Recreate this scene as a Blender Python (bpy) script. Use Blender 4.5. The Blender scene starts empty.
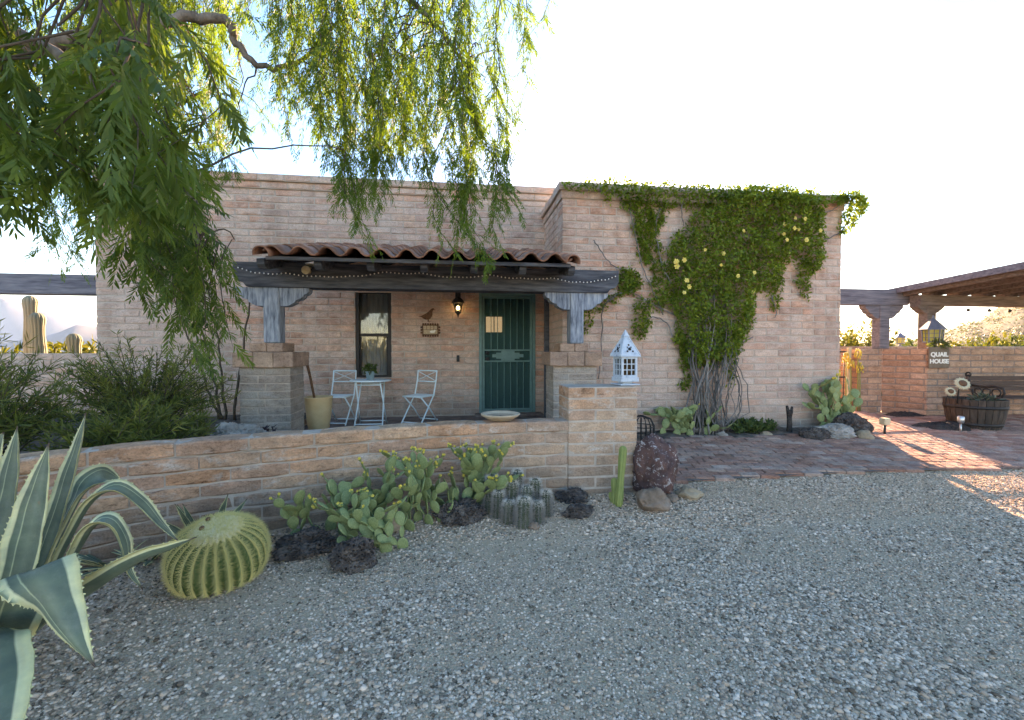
import bpy, math, random
import numpy as np
from mathutils import Vector, Matrix
from mathutils import noise as mnoise
R = random.Random(11)
NR = np.random.default_rng(5)
S = bpy.context.scene
COL = S.collection
rad = math.radians
PI = math.pi

# ------------------------------------------------------------------ camera
FPX, TH, PHI = 430.0, math.atan(55 / 430), math.atan(10 / 430)
EYE = Vector((0, 0, 1.45))
c_, s_ = math.cos(TH), math.sin(TH)
cp, sp = math.cos(PHI), math.sin(PHI)
RT = Vector((c_, -s_, 0)); FW = Vector((s_ * cp, c_ * cp, -sp)); UP = Vector((s_ * sp, c_ * sp, cp))
def ray(px, py): return FW * FPX + RT * (px - 512) - UP * (py - 360)
def at_d(px, py, d): return EYE + ray(px, py) * (d / FPX)
def at_Y(px, py, Y):
    r = ray(px, py); return EYE + r * (Y / r.y)
def at_z(px, py, z):
    r = ray(px, py); return EYE + r * ((z - EYE.z) / r.z)
def gz(x, y):
    t = min(max((y - 3.2) / 2.9, 0), 1)
    return .23 * t
def gpt(px, py):
    z = 0.0
    for _ in range(12):
        p = at_z(px, py, z); z = gz(p.x, p.y)
    return Vector((p.x, p.y, z))
cam = bpy.data.objects.new('camera', bpy.data.cameras.new('camera'))
COL.objects.link(cam)
cam.location = EYE
cam.rotation_euler = (PI / 2 - PHI, 0, -TH)
cam.data.sensor_width = 36; cam.data.lens = 36 * FPX / 1024
cam.data.clip_start = .05; cam.data.clip_end = 20000
S.camera = cam

# ------------------------------------------------------------------ light
SUN_EL, SUN_AZ = rad(17.5), rad(21)
w = bpy.data.worlds.new('World'); S.world = w; w.use_nodes = True
nt = w.node_tree; nt.nodes.clear()
sky = nt.nodes.new('ShaderNodeTexSky'); sky.sky_type = 'NISHITA'; sky.sun_disc = False
sky.sun_elevation = SUN_EL; sky.sun_rotation = SUN_AZ
sky.air_density = 1.0; sky.dust_density = .35; sky.ozone_density = 1.3; sky.altitude = 1200
bg = nt.nodes.new('ShaderNodeBackground'); bg.inputs[1].default_value = .10
wo = nt.nodes.new('ShaderNodeOutputWorld')
hs = nt.nodes.new('ShaderNodeHueSaturation'); hs.inputs['Saturation'].default_value = 1.36
nt.links.new(sky.outputs[0], hs.inputs['Color']); nt.links.new(hs.outputs[0], bg.inputs[0]); nt.links.new(bg.outputs[0], wo.inputs[0])
sl = bpy.data.lights.new('sun', 'SUN'); sl.energy = 5.0; sl.angle = rad(.5); sl.color = (1, .86, .68)
so = bpy.data.objects.new('sun', sl); COL.objects.link(so)
sd = Vector((math.sin(SUN_AZ) * math.cos(SUN_EL), math.cos(SUN_AZ) * math.cos(SUN_EL), math.sin(SUN_EL)))
so.rotation_euler = (-sd).to_track_quat('-Z', 'Y').to_euler()
so.location = (8, 20, 12)
S.view_settings.view_transform = 'Standard'; S.view_settings.look = 'None'
S.view_settings.exposure = 3.05; S.view_settings.gamma = 1
S.view_settings.use_curve_mapping = False
S.view_settings.use_white_balance = True; S.view_settings.white_balance_temperature = 9700; S.view_settings.white_balance_tint = 29
S.cycles.max_bounces = 8; S.cycles.diffuse_bounces = 4; S.cycles.transparent_max_bounces = 12
S.cycles.use_denoising = True

# ------------------------------------------------------------------ materials
def newmat(name):
    m = bpy.data.materials.new(name); m.use_nodes = True
    n = m.node_tree; n.nodes.clear()
    out = n.nodes.new('ShaderNodeOutputMaterial')
    return m, n, out
def N(n, t, **kw):
    x = n.nodes.new(t)
    for k, v in kw.items(): setattr(x, k, v)
    return x
def ramp(n, fac, cols, lo=.3, hi=.7, interp='LINEAR'):
    r = N(n, 'ShaderNodeValToRGB'); e = r.color_ramp.elements
    r.color_ramp.interpolation = interp
    k = len(cols)
    while len(e) < k: e.new(.5)
    for i, cc in enumerate(cols):
        if len(cc) == 4: p, cc = cc[0], cc[1:]
        else: p = lo + (hi - lo) * i / max(1, k - 1)
        e[i].position = p; e[i].color = (*cc, 1)
    if fac is not None: n.links.new(fac, r.inputs[0])
    return r.outputs[0]
def noise(n, scale, detail=5, stretch=None, rough=.6, coord='Object', dist=0):
    tc = N(n, 'ShaderNodeTexCoord'); v = tc.outputs[coord]
    if stretch:
        mp = N(n, 'ShaderNodeMapping'); mp.inputs['Scale'].default_value = stretch
        n.links.new(v, mp.inputs[0]); v = mp.outputs[0]
    x = N(n, 'ShaderNodeTexNoise'); x.inputs['Scale'].default_value = scale
    x.inputs['Detail'].default_value = detail; x.inputs['Roughness'].default_value = rough
    x.inputs['Distortion'].default_value = dist
    n.links.new(v, x.inputs['Vector'])
    return x.outputs['Fac']
def mixc(n, fac, a, b, mode='MIX'):
    x = N(n, 'ShaderNodeMix', data_type='RGBA', blend_type=mode)
    for sock, val in ((x.inputs[0], fac), (x.inputs[6], a), (x.inputs[7], b)):
        if hasattr(val, 'links'): n.links.new(val, sock)
        elif isinstance(val, (int, float)): sock.default_value = val
        else: sock.default_value = (*val, 1)
    return x.outputs[2]
def attr(n, a): return N(n, 'ShaderNodeAttribute', attribute_name=a).outputs['Fac']
def maprange(n, v, a, b, c, d):
    x = N(n, 'ShaderNodeMapRange'); n.links.new(v, x.inputs[0])
    for i, q in enumerate((a, b, c, d)): x.inputs[i + 1].default_value = q
    return x.outputs[0]
def finish(m, n, out, col, rough=.85, bumps=(), bump=.3, metal=0, trans=0, spec=.3, dist=.01, coat=0):
    p = N(n, 'ShaderNodeBsdfPrincipled')
    if hasattr(col, 'links'): n.links.new(col, p.inputs['Base Color'])
    else: p.inputs['Base Color'].default_value = (*col, 1)
    if hasattr(rough, 'links'): n.links.new(rough, p.inputs['Roughness'])
    else: p.inputs['Roughness'].default_value = rough
    p.inputs['Metallic'].default_value = metal
    p.inputs['Specular IOR Level'].default_value = spec
    p.inputs['Coat Weight'].default_value = coat
    nrm = None
    for h, st, ds in bumps:
        b = N(n, 'ShaderNodeBump'); b.inputs['Strength'].default_value = st; b.inputs['Distance'].default_value = ds
        n.links.new(h, b.inputs['Height'])
        if nrm is not None: n.links.new(nrm, b.inputs['Normal'])
        nrm = b.outputs[0]
    if nrm is not None: n.links.new(nrm, p.inputs['Normal'])
    sh = p.outputs[0]
    if trans:
        t = N(n, 'ShaderNodeBsdfTranslucent')
        if hasattr(col, 'links'):
            tc = mixc(n, 1.0, col, (1.25, 1.2, .45), 'MULTIPLY'); n.links.new(tc, t.inputs[0])
        else: t.inputs[0].default_value = (col[0] * 1.2, col[1] * 1.2, col[2] * .5, 1)
        mx = N(n, 'ShaderNodeMixShader'); mx.inputs[0].default_value = trans
        n.links.new(sh, mx.inputs[1]); n.links.new(t.outputs[0], mx.inputs[2]); sh = mx.outputs[0]
    n.links.new(sh, out.inputs[0])
    return m
def pm(name, cols, scale=6, detail=6, rough=.85, bump=.3, bscale=60, bdist=.004, metal=0, rv=0, trans=0, spec=.3,
       stretch=None, byrnd=False, lo=.3, hi=.7, coat=0):
    m, n, out = newmat(name)
    if byrnd: col = ramp(n, attr(n, 'rnd'), cols, 0, 1)
    elif len(cols) == 1: col = cols[0]
    else: col = ramp(n, noise(n, scale, detail, stretch), cols, lo, hi)
    if rv:
        v = maprange(n, attr(n, 'rnd'), 0, 1, 1 - rv, 1 + rv)
        cb = N(n, 'ShaderNodeCombineColor')
        for i in range(3): n.links.new(v, cb.inputs[i])
        col = mixc(n, 1.0, col, cb.outputs[0], 'MULTIPLY')
    bumps = ()
    if bump: bumps = ((noise(n, bscale, 6, stretch), bump, bdist),)
    return finish(m, n, out, col, rough, bumps, metal=metal, trans=trans, spec=spec, coat=coat)
def brickmat(name, tones, smear, smear_lo=.52, smear_hi=.68, smear_amt=.75, sc=2.2, zstr=3.0, patch=None, crevice=.55, dirt=0):
    m, n, out = newmat(name)
    col = ramp(n, attr(n, 'rnd'), tones, 0, 1)
    f1 = noise(n, 6, 9, (1, 1, 1.7), .72)
    col = mixc(n, .9, col, ramp(n, f1, [(.50, .47, .45), (.98, .97, .96), (1.42, 1.40, 1.38)], .28, .74), 'MULTIPLY')
    crev = ramp(n, noise(n, 9, 9, (1, 1, 2.6), .75, dist=1.2), [(.36, .34, .33), (1, 1, 1)], .36, .44)
    col = mixc(n, crevice, col, crev, 'MULTIPLY')
    if patch:
        pf = ramp(n, noise(n, .55, 3), [(0, 0, 0), (1, 1, 1)], .42, .6)
        col = mixc(n, pf, col, mixc(n, .5, col, patch))
    sm = noise(n, sc, 9, (1, 1, zstr), .7, dist=.4)
    sf = ramp(n, sm, [(0, 0, 0), (smear_amt,) * 3], smear_lo, smear_hi)
    col = mixc(n, sf, col, smear)
    gp = N(n, 'ShaderNodeNewGeometry'); sx = N(n, 'ShaderNodeSeparateXYZ'); n.links.new(gp.outputs['Position'], sx.inputs[0])
    dz = N(n, 'ShaderNodeMath', operation='MULTIPLY_ADD'); n.links.new(noise(n, 4.5, 8, (1, 1, .6), .7), dz.inputs[0]); dz.inputs[1].default_value = -.5; n.links.new(sx.outputs[2], dz.inputs[2])
    if dirt: col = mixc(n, ramp(n, dz.outputs[0], [(.62, .62, .62), (0, 0, 0)], dirt - .42, dirt + .08), col, (.23, .18, .14))
    stv = ramp(n, noise(n, 2.2, 6, (1, 1, .16), .65), [(.74, .72, .70), (1, 1, 1), (1.08, 1.07, 1.06)], .34, .66)
    col = mixc(n, .8, col, stv, 'MULTIPLY')
    sk = ramp(n, noise(n, 70, 3), [(.62, .62, .62), (1.05, 1.05, 1.05), (1.2, 1.2, 1.2)], .28, .75)
    col = mixc(n, .7, col, sk, 'MULTIPLY')
    bumps = ((noise(n, 16, 9, (1, 1, 2), .7), .9, .022), (noise(n, 110, 5), .5, .006))
    return finish(m, n, out, col, .93, bumps, spec=.15)
M = {}
M['adobe'] = brickmat('pale_adobe', [(.50, .275, .195), (.58, .37, .275), (.42, .26, .205), (.60, .42, .33), (.50, .335, .27), (.56, .295, .205)],
                      (.56, .44, .375), .48, .63, .75, 3.2, 2.6, patch=(.56, .42, .35), crevice=.25, dirt=.36)
M['mortar'] = pm('pale_mortar', [(.38, .305, .25), (.48, .395, .325)], 5, 8, .95, .5, 60, .006, spec=.1)
M['adobe_near'] = brickmat('orange_adobe', [(.57, .28, .165), (.63, .345, .21), (.51, .28, .185), (.61, .38, .25), (.57, .30, .185), (.49, .29, .21)],
                           (.56, .49, .43), .53, .66, .8, 5, 2.0, patch=(.46, .34, .255), crevice=.85, dirt=.10)
M['mortar_near'] = pm('grey_mortar', [(.38, .30, .245), (.53, .43, .355)], 9, 8, .95, .6, 45, .008, spec=.1)
M['adobe_grey'] = brickmat('grey_adobe', [(.34, .27, .22), (.40, .33, .27), (.31, .25, .21), (.38, .29, .23)], (.38, .35, .31), .42, .62, .85, 2.6, 2.4)
M['adobe_cap'] = brickmat('cap_adobe', [(.42, .27, .19), (.38, .25, .19), (.45, .31, .23)], (.30, .23, .19), .55, .75, .6, 9, .4)
M['brick_red'] = brickmat('wall_brick', [(.43, .24, .155), (.48, .29, .195), (.40, .23, .155), (.50, .32, .23)], (.46, .34, .26), .56, .72, .6, 2)
M['mortar_dark'] = pm('dark_mortar', [(.20, .15, .12), (.29, .22, .18)], 9, 5, .95, .4, 60, spec=.1)
M['paver'] = brickmat('paver_brick', [(.34, .16, .115), (.40, .21, .155), (.30, .155, .125), (.45, .29, .225), (.37, .175, .125), (.35, .22, .18), (.46, .32, .26)],
                      (.42, .31, .25), .5, .72, .6, 2.5, 1)
M['paver_joint'] = pm('paver_joint', [(.13, .10, .085), (.20, .16, .14)], 20, 5, .95, .3, 80, spec=.1)
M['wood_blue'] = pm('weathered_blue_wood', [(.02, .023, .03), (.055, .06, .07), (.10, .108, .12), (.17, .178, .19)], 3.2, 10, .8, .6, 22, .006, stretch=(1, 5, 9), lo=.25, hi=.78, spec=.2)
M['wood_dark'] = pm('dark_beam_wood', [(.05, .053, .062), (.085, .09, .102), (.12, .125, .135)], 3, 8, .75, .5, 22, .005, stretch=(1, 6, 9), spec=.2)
M['wood_post'] = pm('weathered_post_wood', [(.05, .062, .08), (.15, .185, .23), (.27, .315, .36), (.38, .42, .45)], 4.5, 10, .8, .6, 22, .006, stretch=(7, 7, 1), lo=.28, hi=.72, spec=.2)
M['wood_brown'] = pm('brown_beam_wood', [(.085, .068, .06), (.15, .12, .105), (.21, .175, .155)], 3, 8, .8, .5, 22, .005, stretch=(1, 6, 9), spec=.2)
M['wood_grey'] = pm('grey_purple_wood', [(.075, .072, .088), (.14, .135, .155), (.21, .20, .215)], 3, 9, .8, .5, 22, .005, stretch=(1, 6, 9), spec=.2)
M['tile'] = pm('clay_roof_tile', [(.20, .085, .055), (.32, .15, .10), (.40, .22, .155)], 7, 7, .85, .4, 60, .004, rv=.28, spec=.2)
M['teal'] = pm('teal_metal', [(.075, .18, .165), (.11, .24, .22)], 12, 4, .5, .1, 80, .001, spec=.4)
M['teal_mesh'] = pm('teal_screen', [(.012, .045, .045), (.018, .06, .058)], 20, 3, .75, .3, 500, .001, spec=.2)
M['teal_door'] = pm('door_wood', [(.02, .05, .05), (.03, .065, .06)], 6, 4, .6, .1, 60)
M['black'] = pm('black_iron', [(.014, .013, .013), (.03, .027, .025)], 14, 4, .6, .2, 90, .001, spec=.35)
M['frame_dark'] = pm('dark_window_frame', [(.018, .015, .013), (.03, .025, .022)], 10, 4, .5, .1, 60, .001)
M['chair'] = pm('pale_blue_metal', [(.56, .70, .72), (.66, .78, .80)], 14, 4, .45, .05, 80, .001, spec=.4)
M['rust'] = pm('rusty_metal', [(.09, .045, .025), (.16, .08, .045), (.06, .035, .025)], 18, 5, .8, .3, 90, .002, spec=.2)
M['lantern'] = pm('pale_blue_paint', [(.18, .25, .32), (.36, .44, .51), (.45, .53, .59)], 24, 6, .6, .2, 90, .002, lo=.28, hi=.5)
M['terracotta'] = pm('pale_terracotta', [(.42, .30, .20), (.52, .40, .29)], 12, 6, .85, .2, 70, .002)
M['ochre_pot'] = pm('ochre_ceramic', [(.52, .335, .165), (.60, .42, .23)], 7, 6, .45, .1, 40, .002, spec=.4)
M['blue_pot'] = pm('blue_tin', [(.16, .27, .30), (.24, .36, .38)], 14, 4, .5, .1, 60, .001)
M['white'] = pm('white_plastic', [(.8, .8, .78)], 1, rough=.4, bump=0)
M['soil'] = pm('dark_soil', [(.06, .046, .037), (.12, .092, .074), (.18, .145, .12)], 9, 9, .97, .9, 45, .015, spec=.1)
M['mulch'] = pm('dark_mulch', [(.022, .018, .017), (.05, .042, .038), (.085, .07, .06)], 30, 8, .95, .9, 60, .02, spec=.1)
def lavamat():
    m, n, out = newmat('dark_lava_rock')
    col = ramp(n, noise(n, 14, 9), [(.035, .028, .026), (.085, .068, .06), (.17, .14, .12)], .3, .72)
    tc = N(n, 'ShaderNodeTexCoord'); vo = N(n, 'ShaderNodeTexVoronoi'); vo.inputs['Scale'].default_value = 46
    n.links.new(tc.outputs['Object'], vo.inputs['Vector'])
    pit = ramp(n, vo.outputs['Distance'], [(0, 0, 0), (1, 1, 1)], .12, .42)
    col = mixc(n, .75, col, ramp(n, vo.outputs['Distance'], [(.3, .3, .3), (1.1, 1.1, 1.1)], .12, .4), 'MULTIPLY')
    return finish(m, n, out, col, .95, ((pit, 1, .012), (noise(n, 60, 8), 1, .012)), spec=.15)
M['lava'] = lavamat()
M['rock'] = pm('grey_rock', [(.17, .145, .125), (.30, .265, .23), (.42, .38, .34)], 7, 9, .92, .8, 26, .015, spec=.15)
M['rock_brown'] = pm('brown_rock', [(.13, .085, .06), (.22, .15, .11), (.30, .22, .17)], 7, 9, .92, .8, 30, .012, spec=.15)
M['rock_tan'] = pm('tan_rock', [(.25, .175, .115), (.38, .29, .20)], 7, 9, .92, .6, 26, .012, spec=.15)
def bouldermat():
    m, n, out = newmat('red_conglomerate')
    col = ramp(n, noise(n, 5, 8), [(.03, .02, .022), (.085, .045, .042), (.14, .065, .052), (.055, .04, .045)], .3, .72)
    v = ramp(n, noise(n, 19, 6, None, .7, dist=1.2), [(0, 0, 0), (1, 1, 1)], .56, .62)
    col = mixc(n, v, col, (.40, .35, .33))
    return finish(m, n, out, col, .8, ((noise(n, 14, 9), .9, .03), (noise(n, 70, 5), .5, .006)), spec=.3)
M['boulder'] = bouldermat()
M['bark'] = pm('grey_brown_bark', [(.07, .058, .048), (.15, .128, .108), (.24, .21, .18)], 14, 8, .95, .9, 30, .015, stretch=(1, 1, .4), spec=.1)
M['twig'] = pm('dark_twig', [(.06, .045, .035), (.11, .085, .06)], 14, 5, .9, .3, 60, spec=.1)
M['vinestem'] = pm('grey_vine_stem', [(.075, .068, .062), (.16, .147, .135), (.24, .222, .205)], 9, 6, .95, .5, 40, stretch=(1, 1, .3), spec=.1, rv=.35)
G = lambda name, cols, tr=.35, rough=.55, spec=.25: pm(name, cols, byrnd=True, bump=0, trans=tr, rough=rough, spec=spec)
M['leaf_pepper'] = G('pepper_leaf', [(.05, .10, .018), (.085, .155, .026), (.12, .20, .034), (.17, .24, .04)], .55)
M['leaf_near'] = G('near_pepper_leaf', [(.05, .092, .026), (.082, .14, .034), (.125, .19, .04), (.20, .25, .05)], .52)
M['leaf_vine'] = G('vine_leaf', [(.08, .135, .02), (.135, .21, .032), (.205, .285, .042), (.31, .34, .06)], .45)
M['leaf_bush'] = G('willow_leaf', [(.06, .08, .026), (.105, .135, .038), (.16, .185, .05), (.25, .25, .075)], .42)
M['leaf_grass'] = G('beargrass_blade', [(.05, .07, .055), (.09, .115, .085), (.15, .17, .13)], .2)
M['leaf_desert'] = G('desert_leaf', [(.07, .08, .018), (.12, .125, .026), (.19, .175, .04)], .4)
M['leaf_desert_green'] = G('desert_green_leaf', [(.06, .085, .03), (.10, .13, .04), (.16, .18, .05)], .35)
M['leaf_low'] = G('lowplant_leaf', [(.04, .075, .025), (.07, .11, .035), (.10, .145, .045)], .3)
M['purple_leaf'] = G('purple_leaf', [(.03, .018, .028), (.055, .03, .045), (.08, .045, .06)], .2)
M['yellow'] = pm('yellow_petal', [(.78, .60, .10), (.80, .68, .26)], 30, rough=.6, bump=0, trans=.3)
M['yellow_bloom'] = pm('orange_bloom', [(.62, .46, .08), (.72, .60, .16)], 30, rough=.6, bump=0, trans=.3)
M['cream'] = pm('cream_metal', [(.44, .37, .23), (.55, .48, .33)], 20, rough=.7, bump=0)
M['spine'] = pm('straw_spine', [(.72, .60, .25)], rough=.6, bump=0, byrnd=False)
M['spine_grey'] = pm('grey_spine', [(.16, .14, .12), (.29, .265, .235), (.66, .62, .55)], byrnd=True, rough=.6, bump=0)
def padmat():
    m, n, out = newmat('prickly_pad')
    col = ramp(n, noise(n, 9, 5), [(.12, .165, .065), (.19, .24, .095), (.26, .305, .13)], .3, .7)
    tc = N(n, 'ShaderNodeTexCoord')
    vo = N(n, 'ShaderNodeTexVoronoi'); vo.inputs['Scale'].default_value = 42; vo.inputs['Randomness'].default_value = .35
    n.links.new(tc.outputs['Object'], vo.inputs['Vector'])
    f = ramp(n, vo.outputs['Distance'], [(1, 1, 1), (0, 0, 0)], .10, .2)
    col = mixc(n, f, col, (.46, .44, .28))
    return finish(m, n, out, col, .6, ((noise(n, 30, 4), .25, .004),), spec=.3)
M['pad'] = padmat()
M['barrel_body'] = pm('barrel_green', [(.035, .07, .015), (.06, .105, .024)], 9, 5, .6, .2, 40)
M['barrel_wool'] = pm('cream_wool', [(.50, .40, .17), (.76, .64, .36), (.72, .62, .42)], 28, 8, .95, 1, 60, .02, spec=.1)
M['organ'] = pm('organ_pipe_green', [(.16, .20, .055), (.24, .27, .085)], 9, 5, .6, .2, 40)
M['hedgehog'] = pm('hedgehog_green', [(.04, .052, .03), (.075, .09, .05)], 9, 5, .7, .3, 40)
M['saguaro'] = pm('saguaro_green', [(.20, .195, .125), (.28, .27, .18)], 5, 5, .8, .3, 40, stretch=(1, 1, .2))
def agavemat():
    m, n, out = newmat('variegated_agave')
    u = attr(n, 'uu')
    nz = noise(n, 3, 3)
    a = N(n, 'ShaderNodeMath', operation='MULTIPLY_ADD'); n.links.new(nz, a.inputs[0]); a.inputs[1].default_value = .06; n.links.new(u, a.inputs[2])
    g1, g2, y = (.105, .145, .098), (.145, .19, .128), (.66, .60, .30)
    col = ramp(n, a.outputs[0], [(0, *y), (.135, .66, .62, .36), (.165, *g1), (.27, *g2), (.285, .42, .46, .27), (.31, *g1), (.5, *g2), (.70, *g1),
                                 (.86, *g1), (.89, .64, .60, .34), (1, *y)])
    band = ramp(n, noise(n, 6, 6, (1, 1, 2.5)), [(.62, .66, .72), (1.12, 1.1, 1.05)], .3, .65)
    col = mixc(n, .8, col, band, 'MULTIPLY')
    du = ramp(n, noise(n, 11, 8, (1, 1, 1), .75), [(0, 0, 0), (.22, .22, .22)], .48, .70)
    col = mixc(n, du, col, (.34, .35, .29))
    sc_ = ramp(n, noise(n, 38, 4, (1, 1, .5)), [(0, 0, 0), (.8, .8, .8)], .70, .74)
    col = mixc(n, sc_, col, (.20, .15, .09))
    tip = ramp(n, attr(n, 'tip'), [(0, 0, 0), (1, 1, 1)], .945, .985)
    col = mixc(n, tip, col, (.07, .04, .028))
    return finish(m, n, out, col, .55, ((noise(n, 16, 6), .35, .008), (noise(n, 90, 4), .25, .002)), spec=.3, trans=.06)
M['agave'] = agavemat()
def glassmat(name, tint, rough=.02, mixf=.75):
    m, n, out = newmat(name)
    t = N(n, 'ShaderNodeBsdfTransparent'); t.inputs[0].default_value = (*tint, 1)
    g = N(n, 'ShaderNodeBsdfGlossy'); g.inputs['Roughness'].default_value = rough
    fr = N(n, 'ShaderNodeFresnel'); fr.inputs[0].default_value = 1.4
    mx = N(n, 'ShaderNodeMixShader')
    ad = N(n, 'ShaderNodeMath', operation='ADD'); n.links.new(fr.outputs[0], ad.inputs[0]); ad.inputs[1].default_value = mixf
    n.links.new(ad.outputs[0], mx.inputs[0]); n.links.new(t.outputs[0], mx.inputs[1]); n.links.new(g.outputs[0], mx.inputs[2])
    n.links.new(mx.outputs[0], out.inputs[0])
    return m
M['glass'] = glassmat('window_glass', (.85, .88, .88), .015, .02)
M['glass_clear'] = glassmat('lantern_glass', (.30, .33, .30), .05, .03)
def emis(name, col, st):
    m, n, out = newmat(name)
    e = N(n, 'ShaderNodeEmission'); e.inputs[0].default_value = (*col, 1); e.inputs[1].default_value = st
    n.links.new(e.outputs[0], out.inputs[0]); return m
M['bulb_on'] = emis('lit_bulb', (1, .72, .36), 9)
M['pane_glow'] = emis('daylight_glow_pane', (1, .88, .58), .9)  # no lamp behind it: emission stands in for bright daylight in the glass
M['curtain'] = pm('grey_curtain', [(.30, .30, .31), (.42, .42, .43)], 7, 4, .9, .1, 60, stretch=(6, 6, .3))
M['sign_slate'] = pm('slate_sign', [(.14, .10, .07), (.20, .15, .105)], 12, 5, .85, .2, 60)
M['lettering'] = pm('white_lettering', [(.75, .72, .64)], rough=.7, bump=0)
M['plaque_tile'] = pm('glazed_tile', [(.35, .24, .15), (.55, .42, .28)], 40, 4, .5, .1, 80)
M['wood_barrel'] = pm('dark_oak', [(.028, .02, .016), (.055, .038, .028), (.085, .06, .045)], 5, 7, .8, .4, 30, stretch=(6, 6, 1), rv=.25)
M['bench_wood'] = pm('bench_slat_wood', [(.06, .035, .026), (.11, .065, .048)], 5, 7, .7, .3, 30, stretch=(1, 6, 6))
M['lamp_blue'] = pm('blue_grey_tin', [(.10, .12, .16), (.17, .19, .24)], 12, 5, .5, .2, 60, metal=.3)
M['lamp_glass'] = pm('amber_green_glass', [(.42, .44, .16), (.55, .54, .25)], 12, 4, .3, 0, trans=.6)
M['steel'] = pm('steel', [(.45, .45, .44)], 10, rough=.35, bump=0, metal=.8)
M['patio'] = pm('patio_brick_floor', [(.12, .085, .075), (.19, .14, .12), (.25, .19, .17)], 7, 7, .9, .4, 40, spec=.2)

# ------------------------------------------------------------------ mesh tools
_cv, _cf = [], []
def _mk():
    idx = lambda c, a: c * 3 + a
    sg = lambda c, a: 1 if c >> a & 1 else -1
    fs = []
    for a in range(3):
        b, c = [q for q in range(3) if q != a]
        for s in (0, 1):
            fs.append([idx(s << a | (i << b) | (j << c), a) for i, j in ((0, 0), (1, 0), (1, 1), (0, 1))])
    for c in range(3):
        a, b = [q for q in range(3) if q != c]
        for i in (0, 1):
            for j in (0, 1):
                k = i << a | j << b; k2 = k | 1 << c
                fs.append([idx(k, a), idx(k2, a), idx(k2, b), idx(k, b)])
    for c in range(8): fs.append([idx(c, 0), idx(c, 1), idx(c, 2)])
    P = []
    for c in range(8):
        for a in range(3): P.append(Vector([sg(c, q) * (1 if q == a else .8) for q in range(3)]))
    for f in fs:
        nrm = (P[f[1]] - P[f[0]]).cross(P[f[2]] - P[f[0]]); cen = sum((P[i] for i in f), Vector()) / len(f)
        if nrm.dot(cen) < 0: f.reverse()
    return fs
CBF = _mk()
class MB:
    def __init__(s): s.v, s.f, s.m, s.r, s.sm, s.uu, s.tip = [], [], [], [], [], None, None
    def add(s, vs, fs, mi=0, r=None, smooth=False):
        b = len(s.v); s.v.extend((x[0], x[1], x[2]) for x in vs)
        r = R.random() if r is None else r
        for f in fs:
            s.f.append(tuple(i + b for i in f)); s.m.append(mi); s.r.append(r); s.sm.append(smooth)
        return s
    def cbox(s, mat, hx, hy, hz, ch=.006, mi=0, r=None, jit=0):
        h = (hx, hy, hz); ch = min(ch, hx * .4, hy * .4, hz * .4); vs = []
        for c in range(8):
            j = [R.uniform(-jit, jit) for _ in range(3)] if jit else (0, 0, 0)
            for a in range(3):
                vs.append(mat @ Vector([(1 if c >> q & 1 else -1) * (h[q] if q == a else h[q] - ch) + j[q] for q in range(3)]))
        return s.add(vs, CBF, mi, r)
    def bx(s, lo, hi, ch=.004, mi=0, r=None, jit=0):
        lo, hi = Vector(lo), Vector(hi); c = (lo + hi) / 2; h = (hi - lo) / 2
        return s.cbox(Matrix.Translation(c), h.x, h.y, h.z, ch, mi, r, jit)
    def bar(s, a, b, wx, wz, ch=.003, mi=0, r=None, up=(0, 0, 1)):
        a, b = Vector(a), Vector(b); d = b - a; L = d.length; x = d / L
        u = Vector(up)
        if abs(x.dot(u)) > .98: u = Vector((0, 1, 0))
        y = u.cross(x).normalized(); z = x.cross(y)
        m = Matrix((x, y, z)).transposed().to_4x4(); m.translation = (a + b) / 2
        return s.cbox(m, L / 2, wx / 2, wz / 2, ch, mi, r)
    def tube(s, pts, rs, n=8, mi=0, r=None, cap=True, smooth=True):
        pts = [Vector(p) for p in pts]
        if isinstance(rs, (int, float)): rs = [rs] * len(pts)
        vs, fs = [], []; up = None
        for i, p in enumerate(pts):
            d = (pts[min(i + 1, len(pts) - 1)] - pts[max(i - 1, 0)])
            d = d.normalized() if d.length > 1e-9 else Vector((0, 0, 1))
            if up is None:
                up = Vector((0, 0, 1)) if abs(d.z) < .9 else Vector((1, 0, 0))
            u = (up - d * up.dot(d)).normalized(); up = u; v = d.cross(u)
            for k in range(n):
                a = 2 * PI * k / n
                vs.append(p + (u * math.cos(a) + v * math.sin(a)) * rs[i])
        for i in range(len(pts) - 1):
            for k in range(n):
                k2 = (k + 1) % n
                fs.append((i * n + k, i * n + k2, (i + 1) * n + k2, (i + 1) * n + k))
        if cap:
            fs.append(tuple(range(n - 1, -1, -1))); b = (len(pts) - 1) * n; fs.append(tuple(b + k for k in range(n)))
        return s.add(vs, fs, mi, r, smooth)
    def lathe(s, prof, n=24, mat=None, mi=0, r=None, smooth=True, rib=None):
        mat = mat or Matrix(); vs, fs = [], []
        for q, z in prof:
            for k in range(n):
                a = 2 * PI * k / n; rr = q * (rib(a, z) if rib else 1)
                vs.append(mat @ Vector((rr * math.cos(a), rr * math.sin(a), z)))
        for i in range(len(prof) - 1):
            for k in range(n):
                k2 = (k + 1) % n
                fs.append((i * n + k, i * n + k2, (i + 1) * n + k2, (i + 1) * n + k))
        if prof[0][0] > 1e-5: fs.append(tuple(range(n - 1, -1, -1)))
        if prof[-1][0] > 1e-5: fs.append(tuple((len(prof) - 1) * n + k for k in range(n)))
        return s.add(vs, fs, mi, r, smooth)
    def prism(s, poly, y0, y1, mat=None, mi=0, r=None):
        mat = mat or Matrix(); n = len(poly)
        vs = [mat @ Vector((x, y0, z)) for x, z in poly] + [mat @ Vector((x, y1, z)) for x, z in poly]
        fs = [tuple(range(n)), tuple(range(2 * n - 1, n - 1, -1))]
        for i in range(n):
            j = (i + 1) % n; fs.append((j, i, n + i, n + j))
        return s.add(vs, fs, mi, r)
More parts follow.
